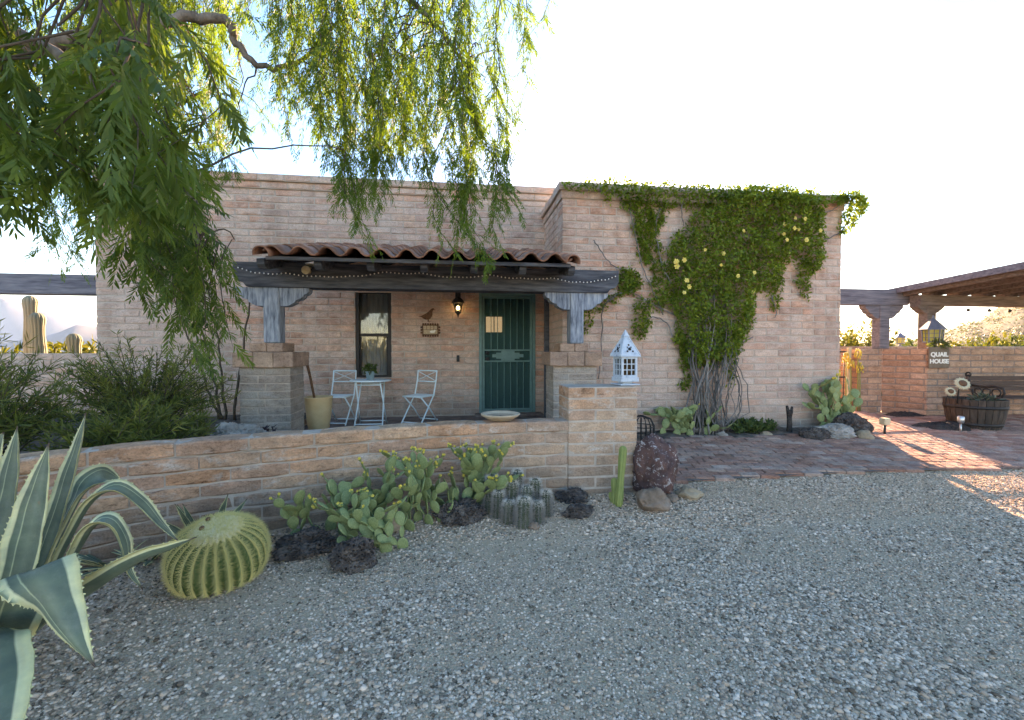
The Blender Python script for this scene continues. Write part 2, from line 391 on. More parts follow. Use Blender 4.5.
    def ell(s, mat, rx, ry, rz, nu=12, nv=8, mi=0, r=None, fn=None):
        vs, fs = [], []
        for i in range(nv + 1):
            t = PI * i / nv
            for k in range(nu):
                a = 2 * PI * k / nu
                q = Vector((math.sin(t) * math.cos(a), math.sin(t) * math.sin(a), math.cos(t)))
                k_ = fn(q) if fn else 1
                vs.append(mat @ Vector((q.x * rx * k_, q.y * ry * k_, q.z * rz * k_)))
        for i in range(nv):
            for k in range(nu):
                k2 = (k + 1) % nu
                fs.append((i * nu + k, (i + 1) * nu + k, (i + 1) * nu + k2, i * nu + k2))
        return s.add(vs, fs, mi, r, True)
def wloc(o):
    v = Vector()
    while o is not None: v = v + o.location; o = o.parent
    return v
def build(mb, name, mats, parent=None, loc=None):
    """link the collected shapes as one mesh object; shapes are in world metres"""
    off = wloc(parent) if parent is not None else Vector()
    l = Vector(loc) if loc is not None else Vector()
    me = bpy.data.meshes.new(name)
    o_ = off + l
    me.from_pydata([(x - o_.x, y - o_.y, z - o_.z) for x, y, z in mb.v], [], mb.f)
    mats = mats if isinstance(mats, (list, tuple)) else [mats]
    for m in mats: me.materials.append(M[m] if isinstance(m, str) else m)
    me.polygons.foreach_set('material_index', mb.m)
    me.polygons.foreach_set('use_smooth', mb.sm)
    a = me.attributes.new('rnd', 'FLOAT', 'FACE'); a.data.foreach_set('value', mb.r)
    if mb.uu is not None:
        a = me.attributes.new('uu', 'FLOAT', 'POINT'); a.data.foreach_set('value', mb.uu)
    if mb.tip is not None:
        a = me.attributes.new('tip', 'FLOAT', 'POINT'); a.data.foreach_set('value', mb.tip)
    me.update()
    o = bpy.data.objects.new(name, me); COL.objects.link(o)
    if parent is not None: o.parent = parent
    o.location = l
    return o
def bulk(name, V, k, rnd, mats, parent=None, smooth=False):
    """V: (nface*k, 3) world coords, faces of k verts each"""
    V = np.asarray(V, dtype=np.float32).reshape(-1, 3)
    if parent is not None: V = V - np.array(wloc(parent), dtype=np.float32)
    nf = len(V) // k
    me = bpy.data.meshes.new(name)
    me.vertices.add(len(V)); me.vertices.foreach_set('co', V.ravel())
    me.loops.add(len(V)); me.loops.foreach_set('vertex_index', np.arange(len(V), dtype=np.int32))
    me.polygons.add(nf); me.polygons.foreach_set('loop_start', np.arange(nf, dtype=np.int32) * k)
    me.update(calc_edges=True)
    a = me.attributes.new('rnd', 'FLOAT', 'FACE'); a.data.foreach_set('value', np.asarray(rnd, dtype=np.float32))
    me.materials.append(M[mats])
    o = bpy.data.objects.new(name, me); COL.objects.link(o)
    if parent is not None: o.parent = parent
    return o
def tag(o, label, cat=None, group=None, kind=None):
    if label: o['label'] = label
    if cat: o['category'] = cat
    if group: o['group'] = group
    if kind: o['kind'] = kind
    return o
def thing(name, loc, label, cat, group=None, rz=0):
    o = bpy.data.objects.new(name, None); COL.objects.link(o); o.location = loc; o.rotation_euler = (0, 0, rz)
    o.empty_display_size = .1
    return tag(o, label, cat, group)
def copytree(o, parent=None):
    c = o.copy(); COL.objects.link(c)
    if parent is not None: c.parent = parent
    for ch in list(o.children): copytree(ch, c)
    return c
def T(x, y, z): return Matrix.Translation((x, y, z))
def RZ(a): return Matrix.Rotation(a, 4, 'Z')

def brick_wall(mb, p0, p1, th, z0, rows, rh=.108, bl=.40, openings=(), mi=0, mc=1, rec=.009, joint=.012, shift=0, proud=0, jit=.0025, rfun=None, flip=0):
    """running-bond wall whose front stands on the line p0-p1, body to the left of that line; openings = (s0, s1, z0, z1)"""
    p0, p1 = Vector(p0).to_2d(), Vector(p1).to_2d(); d = p1 - p0; L = d.length; d /= L; nrm = Vector((-d.y, d.x)); ang = math.atan2(d.y, d.x)
    for k in range(rows):
        za = z0 + k * rh; zm = za + rh / 2
        iv = [(0.0, L)]
        for a, b, c0, c1 in openings:
            if c0 - .01 < zm < c1 + .01:
                nv = []
                for x, y in iv:
                    if b <= x or a >= y: nv.append((x, y)); continue
                    if a > x + .02: nv.append((x, a))
                    if b < y - .02: nv.append((b, y))
                iv = nv
        off = ((k + flip) % 2) * bl / 2 + shift
        tone = R.gauss(0, .07)
        for a, b in iv:
            c = p0 + d * ((a + b) / 2) + nrm * (th / 2)
            mb.cbox(T(c.x, c.y, zm) @ RZ(ang), (b - a) / 2 - (.004 if proud == 0 else 0.001), th / 2 - rec + proud, rh / 2, .0005, mc, R.random())
            x = math.floor((a - off) / bl) * bl + off
            while x < b:
                xa, xb = max(x, a), min(x + bl, b)
                if xb - xa > .03:
                    ja = joint / 2 if xa > a else 0; jb = joint / 2 if xb < b else 0
                    s = (xa + ja + xb - jb) / 2
                    c = p0 + d * s + nrm * (th / 2)
                    rr = min(1, max(0, R.random() + tone)) if rfun is None else rfun(s, zm)
                    mb.cbox(T(c.x, c.y, zm + R.uniform(-.002, .002)) @ RZ(ang + R.uniform(-.004, .004)), (xb - xa - ja - jb) / 2, th / 2 + proud + R.uniform(-.003, .003),
                            rh / 2 - joint / 2, R.uniform(.007, .013), mi, rr, jit)
                x += bl
    return mb
# ------------------------------------------------------------------ ground
def gravelmat():
    m, n, out = newmat('driveway_gravel')
    tc = N(n, 'ShaderNodeTexCoord')
    def vor(sc, feat='F1'):
        v = N(n, 'ShaderNodeTexVoronoi'); v.inputs['Scale'].default_value = sc; v.feature = feat
        n.links.new(tc.outputs['Object'], v.inputs['Vector']); return v
    v1 = vor(85); v2 = vor(150)
    sepc = N(n, 'ShaderNodeSeparateColor'); n.links.new(v1.outputs['Color'], sepc.inputs[0])
    stone = ramp(n, sepc.outputs[0], [(0.159, 0.096, 0.056), (0.360, 0.232, 0.137), (0.519, 0.343, 0.208), (0.636, 0.429, 0.270), (0.763, 0.538, 0.367)], .05, .95)
    sep2 = N(n, 'ShaderNodeSeparateColor'); n.links.new(v2.outputs['Color'], sep2.inputs[0])
    stone2 = ramp(n, sep2.outputs[0], [(0.201, 0.127, 0.073), (0.435, 0.286, 0.171), (0.625, 0.420, 0.259)], .1, .9)
    col = mixc(n, ramp(n, noise(n, 4, 4), [(0, 0, 0), (1, 1, 1)], .45, .6), stone, stone2)
    gap = ramp(n, v1.outputs['Distance'], [(1, 1, 1), (.22, .21, .20)], .25, .66)
    col = mixc(n, .85, col, gap, 'MULTIPLY')
    big = ramp(n, noise(n, .9, 5), [(.62, .58, .54), (.98, .97, .95), (1.2, 1.18, 1.14)], .32, .68)
    col = mixc(n, 1, col, big, 'MULTIPLY')
    # bare soil by the agave bed, sandy dust by the cacti
    sx = N(n, 'ShaderNodeSeparateXYZ'); n.links.new(tc.outputs['Object'], sx.inputs[0])
    def blob(cx, cy, rx, ry, soft=.45, nsc=3):
        mp = N(n, 'ShaderNodeMapping'); mp.inputs['Location'].default_value = (-cx / rx, -cy / ry, 0); mp.inputs['Scale'].default_value = (1 / rx, 1 / ry, 0)
        n.links.new(tc.outputs['Object'], mp.inputs[0])
        ln = N(n, 'ShaderNodeVectorMath', operation='LENGTH'); n.links.new(mp.outputs[0], ln.inputs[0])
        ad = N(n, 'ShaderNodeMath', operation='MULTIPLY_ADD'); n.links.new(noise(n, nsc, 6), ad.inputs[0]); ad.inputs[1].default_value = 1.7
        n.links.new(ln.outputs[1], ad.inputs[2])
        return ramp(n, ad.outputs[0], [(1, 1, 1), (0, 0, 0)], 1.05, 2.0)
    soilc = ramp(n, noise(n, 40, 8), [(.08, .06, .045), (.17, .132, .10), (.28, .23, .18)], .3, .75)
    for (cx, cy, rx, ry) in ((-1.5, 2.5, 1.1, .7), (-.9, 3.3, 1.8, .5), (-1.1, 1.9, 1.0, .9), (.3, 2.9, 1.1, .5)):
        f = blob(cx, cy, rx, ry); fm = N(n, 'ShaderNodeMath', operation='MULTIPLY'); n.links.new(f, fm.inputs[0]); fm.inputs[1].default_value = .8
        col = mixc(n, fm.outputs[0], col, soilc)
    dust = ramp(n, noise(n, 70, 6), [(0.403, 0.273, 0.178), (0.594, 0.420, 0.290)], .3, .7)
    for (cx, cy, rx, ry) in ((.25, 3.15, .9, .5), (1.95, 4.25, .7, .45), (.9, 3.45, .8, .45), (.6, 2.6, .9, .35)):
        f = blob(cx, cy, rx, ry); fm = N(n, 'ShaderNodeMath', operation='MULTIPLY'); n.links.new(f, fm.inputs[0]); fm.inputs[1].default_value = .75
        col = mixc(n, fm.outputs[0], col, dust)
    # desert floor beyond the yard
    ln = N(n, 'ShaderNodeVectorMath', operation='LENGTH'); n.links.new(tc.outputs['Object'], ln.inputs[0])
    far = ramp(n, maprange(n, ln.outputs[1], 0, 60, 0, 1), [(0, 0, 0), (1, 1, 1)], .19, .25)
    sand = ramp(n, noise(n, .35, 8), [(.11, .085, .04), (.19, .15, .075), (.25, .2, .115)], .3, .7)
    shr = ramp(n, noise(n, .06, 10, None, .75), [(0, 0, 0), (1, 1, 1)], .50, .58)
    sand = mixc(n, shr, sand, (.12, .125, .045))
    col = mixc(n, far, col, sand)
    inv = N(n, 'ShaderNodeMath', operation='SUBTRACT'); inv.inputs[0].default_value = 1; n.links.new(v1.outputs['Distance'], inv.inputs[1])
    return finish(m, n, out, col, .95, ((inv.outputs[0], .8, .012), (noise(n, 90, 6), .5, .006)), spec=.12)
M['gravel'] = gravelmat()
def axis(lim):
    a = [0.0]; st = .25
    while a[-1] < lim:
        a.append(a[-1] + st)
        if a[-1] > 12: st *= 1.22
    return [-x for x in reversed(a[1:])] + a
def terrain(x, y):
    z = gz(x, y)
    d = math.hypot(x, y)
    if d > 25:
        t = (d - 25)
        z += .25 * math.sin(x * .06 + 1) * math.sin(y * .045) * min(1, t / 30) - min(t * .012, 14)
    return z
xs = axis(3900); ys = axis(3900)
g = MB()
vs = [(x, y, terrain(x, y)) for y in ys for x in xs]; nx = len(xs)
fs = [(j * nx + i, j * nx + i + 1, (j + 1) * nx + i + 1, (j + 1) * nx + i) for j in range(len(ys) - 1) for i in range(nx - 1)]
g.add(vs, fs, 0, .5, True)
tag(build(g, 'ground', 'gravel'), 'grey gravel driveway running out into tan desert floor', kind='structure')

# patio wall curve, used for exclusion and for the wall itself
PW = [(-3.9, 2.15), (-3.2, 2.72), (-2.46, 3.17), (-2.01, 3.40), (-1.37, 3.60), (-.49, 3.85), (.3, 3.96), (1.058, 4.0)]
def wall_y(x):
    for (x0, y0), (x1, y1) in zip(PW, PW[1:]):
        if x0 <= x <= x1: return y0 + (y1 - y0) * (x - x0) / (x1 - x0)
    return PW[0][1] if x < PW[0][0] else 4.0

# pebbles lying on the gravel: one mass nobody could count
def pebbles():
    t = (1 + 5 ** .5) / 2
    iv = np.array([(-1, t, 0), (1, t, 0), (-1, -t, 0), (1, -t, 0), (0, -1, t), (0, 1, t), (0, -1, -t), (0, 1, -t), (t, 0, -1), (t, 0, 1), (-t, 0, -1), (-t, 0, 1)]) / 1.9
    ifc = np.array([(0, 11, 5), (0, 5, 1), (0, 1, 7), (0, 7, 10), (0, 10, 11), (1, 5, 9), (5, 11, 4), (11, 10, 2), (10, 7, 6), (7, 1, 8), (3, 9, 4), (3, 4, 2), (3, 2, 6), (3, 6, 8), (3, 8, 9), (4, 9, 5), (2, 4, 11), (6, 2, 10), (8, 6, 7), (9, 8, 1)])
    shapes = []
    for _ in range(14):
        q = iv * NR.uniform(.68, 1.25, (12, 1)); q[:, 2] *= NR.uniform(.5, .8); q[:, 0] *= NR.uniform(.9, 1.35); shapes.append(q)
    Vs, Fs, Rs = [], [], []; base = 0
    def scatter(n, d0, d1, smin, smax):
        nonlocal base
        cnt = 0
        while cnt < n:
            d = math.sqrt(R.uniform(d0 * d0, d1 * d1)); u = R.uniform(-1.32, 1.32)
            x = d * (u * c_ + s_); y = d * (c_ - u * s_)
            if x < 1.76 and y > wall_y(x) - .03: cnt += .05; continue
            if x >= 1.72 and y > 4.22 + .05 * math.sin(x * 3): cnt += .05; continue
            # thin out on soil and dust patches
            thin = max(math.exp(-((x + 1.5) / .8) ** 2 - ((y - 2.45) / .5) ** 2), .9 * math.exp(-((x - .25) / .5) ** 2 - ((y - 3.15) / .3) ** 2), .8 * math.exp(-((x + .9) / 1.2) ** 2 - ((y - 3.35) / .3) ** 2), 1.1 * math.exp(-((x + 1.05) / .55) ** 2 - ((y - 1.95) / .5) ** 2))
            if R.random() < thin * .62: cnt += .3; continue
            pn = mnoise.noise(Vector((x * .9, y * 1.3, 5))) + .4 * mnoise.noise(Vector((x * 3, y * 3, 8)))
            if pn > .15 and R.random() < .22: cnt += .3; continue
            s = R.uniform(smin, smax) * (1 if R.random() < .93 else 1.6) * (.8 if pn > .05 else 1.08)
            a = R.uniform(0, 6.283); q = shapes[R.randrange(14)]
            ca, sa = math.cos(a) * s, math.sin(a) * s
            P = np.empty((12, 3)); P[:, 0] = q[:, 0] * ca - q[:, 1] * sa + x; P[:, 1] = q[:, 0] * sa + q[:, 1] * ca + y
            P[:, 2] = q[:, 2] * s + gz(x, y) + s * R.uniform(.0, .38)
            Vs.append(P); Fs.append(ifc + base); base += 12; Rs.append(R.random()); cnt += 1
    scatter(66000, 1.35, 2.9, .0036, .0098)
    scatter(52000, 2.9, 5.4, .0046, .0105)
    V = np.concatenate(Vs).astype(np.float32); F = np.concatenate(Fs).astype(np.int32)
    me = bpy.data.meshes.new('gravel'); me.vertices.add(len(V)); me.vertices.foreach_set('co', V.ravel())
    me.loops.add(F.size); me.loops.foreach_set('vertex_index', F.ravel()); me.polygons.add(len(F))
    me.polygons.foreach_set('loop_start', np.arange(len(F), dtype=np.int32) * 3); me.update(calc_edges=True)
    a = me.attributes.new('rnd', 'FLOAT', 'FACE'); a.data.foreach_set('value', np.repeat(np.array(Rs, dtype=np.float32), 20))
    M['pebble'] = pm('pebble_stone', [(0.106, 0.074, 0.051), (0.276, 0.195, 0.142), (0.456, 0.329, 0.244), (0.551, 0.402, 0.302), (0.488, 0.302, 0.199), (0.615, 0.454, 0.346), (0.780, 0.586, 0.458)], byrnd=True, bump=.3, bscale=140, bdist=.002, rough=.9, spec=.15)
    me.materials.append(M['pebble'])
    o = bpy.data.objects.new('gravel', me); COL.objects.link(o)
    tag(o, 'loose grey crushed stone covering the driveway', 'gravel', kind='stuff')
pebbles()

# red brick paving beside the house
pv = MB()
bed = MB()
def pave_in(x, y):
    return x > 1.72 + .12 * math.sin(y * 5) and 4.2 - .05 * math.sin(x * .8) - max(0, x - 4.3) * .06 < y < (5.66 + .04 * math.sin(x * 4) if x < 5.9 else 7.9 if x < 7.75 else 6.7)
a_ = rad(-10); ca, sa = math.cos(a_), math.sin(a_)
for j in range(-30, 70):
    for i in range(-10, 60):
        u = i * .206 + (j % 2) * .103 + R.uniform(-.004, .004); v = j * .104
        x = 1.5 + u * ca - v * sa; y = 4.0 + u * sa + v * ca
        if not pave_in(x, y) or x > 11: continue
        z = gz(x, y) + .004 + R.uniform(0, .006)
        m = T(x, y, z) @ RZ(a_ + R.uniform(-.02, .02)) @ Matrix.Rotation(R.uniform(-.012, .012), 4, 'X') @ Matrix.Rotation(math.atan(.0793) * (1 if y < 6.1 else 0), 4, 'X')
        pv.cbox(m, .0985, .0475, .03, .006, 0, R.random(), .0015)
jn = []
ny_ = 24
for k in range(60):
    x = 1.72 + k * (11 - 1.72) / 59
    y0 = 4.2 - .05 * math.sin(x * .8) - max(0, x - 4.3) * .06; y1 = 5.68 if x < 5.9 else 7.9 if x < 7.75 else 6.7
    jn.append([(x, y0 + (y1 - y0) * q / (ny_ - 1)) for q in range(ny_)])
vs = [(x, y, gz(x, y) + .021) for col in jn for x, y in col]
fs = [(i * ny_ + j, i * ny_ + j + 1, (i + 1) * ny_ + j + 1, (i + 1) * ny_ + j) for i in range(59) for j in range(ny_ - 1)]
pv.add(vs, fs, 1, .5)
tag(build(pv, 'brick_paving', ['paver', 'paver_joint']), 'red brick paving between the gravel and the house', kind='structure')

# planting bed at the foot of the vine wall, patio floor, garden bed behind the patio wall
def heightfield(name, x0, x1, y0, y1, zf, nx, ny, m, inside=None):
    b = MB(); vs = []
    for j in range(ny):
        for i in range(nx):
            x = x0 + (x1 - x0) * i / (nx - 1); y = y0 + (y1 - y0) * j / (ny - 1); vs.append((x, y, zf(x, y)))
    fs = []
    for j in range(ny - 1):
        for i in range(nx - 1):
            cx = x0 + (x1 - x0) * (i + .5) / (nx - 1); cy = y0 + (y1 - y0) * (j + .5) / (ny - 1)
            if inside is None or inside(cx, cy): fs.append((j * nx + i, j * nx + i + 1, (j + 1) * nx + i + 1, (j + 1) * nx + i))
    b.add(vs, fs, 0, .5, True)
    return build(b, name, m)
nz2 = lambda x, y: .5 * math.sin(x * 7.1 + y * 3) + .5 * math.sin(y * 9 - x * 4.3) + .4 * math.sin(x * 17) * math.sin(y * 21)
tag(heightfield('planting_bed', 1.9, 5.95, 5.5, 6.05, lambda x, y: gz(x, y) + .025 + .022 * nz2(x, y) - (.05 if y < 5.53 else 0), 90, 14, 'soil'), 'strip of bare dark soil under the vine wall', kind='structure')
tag(heightfield('garden_bed', -6.5, -2.25, 2.2, 8.2, lambda x, y: .42 + .03 * nz2(x * .5, y * .5), 40, 50, 'soil', lambda x, y: y > wall_y(x) + .25 and not (y > 7.3 and x > -5.5)), 'dark soil of the raised bed behind the patio wall', kind='structure')
pf = MB()
pf.bx((-2.25, 4.25, .05), (1.45, 7.42, .33), .01, 0)
pf.bx((.3, 7.13, .331), (1.45, 7.345, .375), .008, 0)
tag(build(pf, 'patio_floor', 'patio'), 'brown brick floor of the porch', kind='structure')

# ------------------------------------------------------------------ house
HX0, HX1, WX0, WX1, WY, HY, BY = -5.476, 1.5, 1.5, 5.962, 6.04, 7.35, 13.0
house = thing('adobe_house', (0, 7.0, .2), 'pale burnt adobe house with flat parapets, tiled porch and green screen door', 'house')
DX0, DX1, DZ0, DZ1 = .375, 1.348, .36, 2.425
WNX0, WNX1, WNZ0, WNZ1 = -1.655, -1.085, .98, 2.44
mw = MB()
rowsM = 36; z0m = .13
brick_wall(mw, (HX0, HY), (HX1 + .2, HY), .3, z0m, rowsM, openings=[(DX0 - HX0, DX1 - HX0, DZ0 - .2, DZ1), (WNX0 - HX0, WNX1 - HX0, WNZ0, WNZ1)])
build(mw, 'main_wall', ['adobe', 'mortar'], house)
ztop = z0m + rowsM * .108
mp_ = MB()
brick_wall(mp_, (HX0, HY), (HX1 + .2, HY), .3, ztop, 1, proud=.028)
brick_wall(mp_, (HX0 - .03, HY), (HX1 + .2, HY), .3, ztop + .109, 1, proud=.07, bl=.4)
build(mp_, 'main_parapet', ['adobe', 'mortar'], house)
sw = MB()
brick_wall(sw, (HX0, BY), (HX0, HY), .3, z0m, rowsM + 2, bl=.4)
brick_wall(sw, (WX1, WY + .3), (WX1, BY), .3, .1, 35, bl=.4)
brick_wall(sw, (WX1, BY), (HX0, BY), .3, .1, 35, bl=.8)
build(sw, 'side_wall', ['adobe', 'mortar'], house)
ww = MB(); rowsW = 32; z0w = .16
def pinkbase(s, z): return min(1, max(0, R.random()))
brick_wall(ww, (WX0, WY), (WX1, WY), .3, z0w, rowsW)
brick_wall(ww, (WX0, 10), (WX0, WY + .3), .3, z0w, rowsW, flip=1)
zw = z0w + rowsW * .108
build(ww, 'wing_wall', ['adobe', 'mortar'], house)
wp = MB()
for k, pr in ((0, .022), (1, .06)):
    brick_wall(wp, (WX0 - pr, WY), (WX1 + pr, WY), .3, zw + k * .1085, 1, proud=pr)
    brick_wall(wp, (WX0, 10), (WX0, WY + .3 + pr), .3, zw + k * .1085, 1, proud=pr, flip=1)
build(wp, 'wing_parapet', ['adobe', 'mortar'], house)
rf = MB()
rf.bx((HX0 + .31, HY + .31, 3.6), (WX0 + .5, BY - .31, 3.75), .01)
rf.bx((WX0 + .31, WY + .31, 3.2), (WX1 - .31, BY - .31, 3.35), .01)
build(rf, 'roof', 'mortar', house)
# window
wf = MB(); Yw = HY + .05
for a, b in (((WNX0, WNZ0), (WNX0 + .055, WNZ1)), ((WNX1 - .055, WNZ0), (WNX1, WNZ1)), ((WNX0 + .055, WNZ0), (WNX1 - .055, WNZ0 + .05)), ((WNX0 + .055, WNZ1 - .05), (WNX1 - .055, WNZ1))):
    wf.bx((a[0], Yw - .035, a[1]), (b[0], Yw + .06, b[1]), .004)
win = build(wf, 'window', 'frame_dark', house)
sh = MB(); zmid = 1.70
sh.bx((WNX0 + .057, Yw - .01, zmid - .025), (WNX1 - .057, Yw + .03, zmid + .025), .003)
for x in (WNX0 + .057, WNX1 - .082): sh.bx((x, Yw, WNZ0 + .052), (x + .025, Yw + .025, zmid - .027), .002)
build(sh, 'sash', 'frame_dark', win)
for za, zb, yy in ((WNZ0 + .052, zmid - .027, Yw + .012), (zmid + .027, WNZ1 - .052, Yw + .03)):
    gl = MB(); gl.bx((WNX0 + .057, yy, za), (WNX1 - .057, yy + .004, zb), .001); build(gl, 'pane', 'glass', win)
cu = MB(); vs = []; nc = 46
for i in range(nc):
    x = WNX0 + .02 + (WNX1 - WNX0 - .04) * i / (nc - 1)
    y = Yw + .16 + .018 * math.sin(i * .95) + .008 * math.sin(i * 2.3)
    vs += [(x, y, WNZ0 - .05), (x, y * 1 + .01, WNZ1 + .05)]
cu.add(vs, [(2 * i, 2 * i + 2, 2 * i + 3, 2 * i + 1) for i in range(nc - 1)], 0, .5, True)
build(cu, 'curtain', 'curtain', win)
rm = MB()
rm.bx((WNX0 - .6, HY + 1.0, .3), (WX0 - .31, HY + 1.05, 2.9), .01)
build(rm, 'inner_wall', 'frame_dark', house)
# doorway: inner door with a small pane glowing in place of daylight, green security screen in front
idr = MB()
idr.bx((DX0, HY + .17, DZ0), (DX1, HY + .215, DZ1), .004)
for za, zb in ((.45, 1.25), (1.35, 1.66)):
    for xa, xb in ((DX0 + .12, DX0 + .44), (DX0 + .54, DX1 - .12)): idr.bx((xa, HY + .155, za), (xb, HY + .169, zb), .012)
idoor = build(idr, 'inner_door', 'teal_door', house)
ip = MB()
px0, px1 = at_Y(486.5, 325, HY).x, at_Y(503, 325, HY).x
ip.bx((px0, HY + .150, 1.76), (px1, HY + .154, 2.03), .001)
build(ip, 'pane', 'pane_glow', idoor)
ipf = MB()
for xa, xb, za, zb in ((px0 - .03, px0, 1.74, 2.05), (px1, px1 + .03, 1.74, 2.05), (px0, px1, 2.03, 2.055), (px0, px1, 1.735, 1.76), ((px0 + px1) / 2 - .008, (px0 + px1) / 2 + .008, 1.76, 2.03)):
    ipf.bx((xa, HY + .14, za), (xb, HY + .168, zb), .002)
build(ipf, 'pane_frame', 'teal_door', idoor)
yS = HY + .02
sd_ = MB()
for xa, xb, za, zb in ((DX0, DX0 + .05, DZ0, DZ1), (DX1 - .05, DX1, DZ0, DZ1), (DX0 + .05, DX1 - .05, DZ1 - .05, DZ1), (DX0 + .05, DX1 - .05, DZ0, DZ0 + .04)):
    sd_.bx((xa, yS - .03, za), (xb, yS + .08, zb), .004)
ex0, ex1, ez0, ez1 = DX0 + .058, DX1 - .058, DZ0 + .048, DZ1 - .058
for xa, xb, za, zb in ((ex0, ex0 + .035, ez0, ez1), (ex1 - .035, ex1, ez0, ez1), (ex0 + .035, ex1 - .035, ez1 - .035, ez1), (ex0 + .035, ex1 - .035, ez0, ez0 + .035),
                       (ex0 + .035, ex1 - .035, 1.435, 1.46), (ex0 + .035, ex1 - .035, 1.245, 1.27)):
    sd_.bx((xa, yS - .02, za), (xb, yS + .012, zb), .003)
scr = build(sd_, 'screen_door', 'teal', house)
pnl = MB(); pnl.bx((ex0 + .02, yS + .014, ez0 + .02), (ex1 - .02, yS + .018, ez1 - .02), .001)
# woven mesh lets some of what is behind it show through
def meshmat():
    m, n, out = newmat('woven_screen')
    d = N(n, 'ShaderNodeBsdfDiffuse'); d.inputs[0].default_value = (.035, .10, .092, 1)
    t = N(n, 'ShaderNodeBsdfTransparent')
    mx = N(n, 'ShaderNodeMixShader'); mx.inputs[0].default_value = .22
    n.links.new(d.outputs[0], mx.inputs[1]); n.links.new(t.outputs[0], mx.inputs[2]); n.links.new(mx.outputs[0], out.inputs[0]); return m
M['screen'] = meshmat()
build(pnl, 'mesh_panel', 'screen', scr)
for k in range(1, 7):
    x = ex0 + .035 + (ex1 - ex0 - .07) * k / 7
    for za, zb in ((ez0 + .037, 1.243), (1.462, ez1 - .037)):
        b = MB(); b.bx((x - .005, yS - .012, za), (x + .005, yS + .004, zb), .002); build(b, 'bar', 'teal', scr)
pq = MB(); cx = (ex0 + ex1) / 2 + .01
for hw, hz in ((.27, .028), (.20, .052), (.115, .080)):
    pq.bx((cx - hw, yS - .014 - hz * .05, 1.352 - hz), (cx + hw, yS + .008, 1.352 + hz), .002)
build(pq, 'step_ornament', 'teal', scr)
for z in (1.405, 1.30):
    b = MB(); b.lathe([(.0, -.045), (.024, -.042), (.030, -.025), (.022, -.01), (.034, -.004), (.034, 0)], 14, T(ex0 + .085, yS - .02, z) @ Matrix.Rotation(-PI / 2, 4, 'X'), 0)
    build(b, 'lock_knob', 'black', scr)

# porch: piers, posts, corbels, beam, rafters, tiles
PY = 5.45
def pier(x0, x1):
    b = MB()
    for k in range(10):
        z = .30 + k * .094
        n = 2
        off = .5 if k % 2 else .36
        xm = x0 + (x1 - x0) * off
        b.bx((x0 + .006, PY + .006, z), (x1 - .006, PY + .454, z + .094), .0005, 1)
        for xa, xb in ((x0, xm - .005), (xm + .005, x1)):
            b.bx((xa, PY + R.uniform(-.003, .003), z + .004), (xb, PY + .46, z + .09), .007, 0, R.random(), .003)
    p = build(b, 'porch_pier', ['adobe_grey', 'mortar_near'], house)
    c = MB(); o = .055; n = 3; L = (x1 - x0 + 2 * o)
    for k in range(n):
        c.bx((x0 - o + L * k / n + .003, PY - o, 1.243), (x0 - o + L * (k + 1) / n - .003, PY + .46 + o, 1.425), .008, 0, R.random(), .004)
    build(c, 'cap', 'adobe_cap', p)
    c = MB(); xm = (x0 + x1) / 2
    c.bx((xm - .19, PY + .04, 1.427), (xm + .0, PY + .42, 1.535), .008, 0, R.random(), .003)
    c.bx((xm + .005, PY + .04, 1.427), (xm + .19, PY + .42, 1.535), .008, 0, R.random(), .003)
    build(c, 'post_block', 'adobe_cap', p)
    return xm
P1 = pier(-2.555, -1.985); P2 = pier(1.235, 1.82)
def corbel_poly(cx, ztop, half, h, sgn=None):
    """stepped scroll bracket outline, symmetrical about cx"""
    side = []
    steps = [(1.0, 0), (1.0, .16), (.95, .30), (.86, .36), (.84, .48), (.74, .62), (.64, .66), (.62, .78), (.50, .92), (.40, 1.0)]
    for a, q in steps: side.append((a * half, -q * h))
    return [(cx + a, ztop + q) for a, q in side] + [(cx - a, ztop + q) for a, q in reversed(side)]
for xm in (-2.24, 1.585):
    b = MB(); b.bx((xm - .092, PY + .12, 1.537), (xm + .092, PY + .31, 2.213), .012)
    p = build(b, 'porch_post', 'wood_post', house)
    b = MB(); b.prism(corbel_poly(xm, 2.2125, .43, .225), PY + .14, PY + .29)
    build(b, 'corbel', 'wood_post', p)
b = MB()
xl, xr, za, zb = -2.66, 2.15, 2.215, 2.51
prof = [(xl, zb), (xl, za + .14), (xl + .04, za + .07), (xl + .11, za + .05), (xl + .15, za), (xr - .15, za), (xr - .11, za + .05), (xr - .04, za + .07), (xr, za + .14), (xr, zb)]
b.prism(prof, PY + .10, PY + .35)
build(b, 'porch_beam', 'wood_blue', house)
EY, EZ, SL = 4.99, 2.44, .262
RX0, RX1 = -2.05, 1.335
def roofz(y): return EZ + (y - EY) * SL
b = MB()
th = math.atan(SL)
m = T((RX0 + RX1) / 2, (EY + 7.33) / 2, roofz((EY + 7.33) / 2) + .012) @ Matrix.Rotation(th, 4, 'X')
b.cbox(m, (RX1 - RX0) / 2, (7.33 - EY) / 2 / math.cos(th), .014, .003)
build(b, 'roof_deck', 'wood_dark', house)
for px in (262, 318.5, 371, 424, 474, 522.6, 571):
    x = at_Y(px, 268, EY + .1).x
    b = MB(); yA = EY + .06; yB = 7.30
    b.prism([(yA, roofz(yA) - .004), (yB, roofz(yB) - .004), (yB, roofz(yB) - .13), (yA + .14, roofz(yA + .14) - .13), (yA + .05, roofz(yA) - .10), (yA, roofz(yA) - .06)],
            -.04, .04, T(x, 0, 0) @ Matrix(((0, 1, 0, 0), (1, 0, 0, 0), (0, 0, 1, 0), (0, 0, 0, 1))))
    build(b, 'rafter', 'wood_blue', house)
b = MB(); b.bx((RX0, EY - .018, EZ - .012), (RX1, EY - .001, EZ + .028), .003)
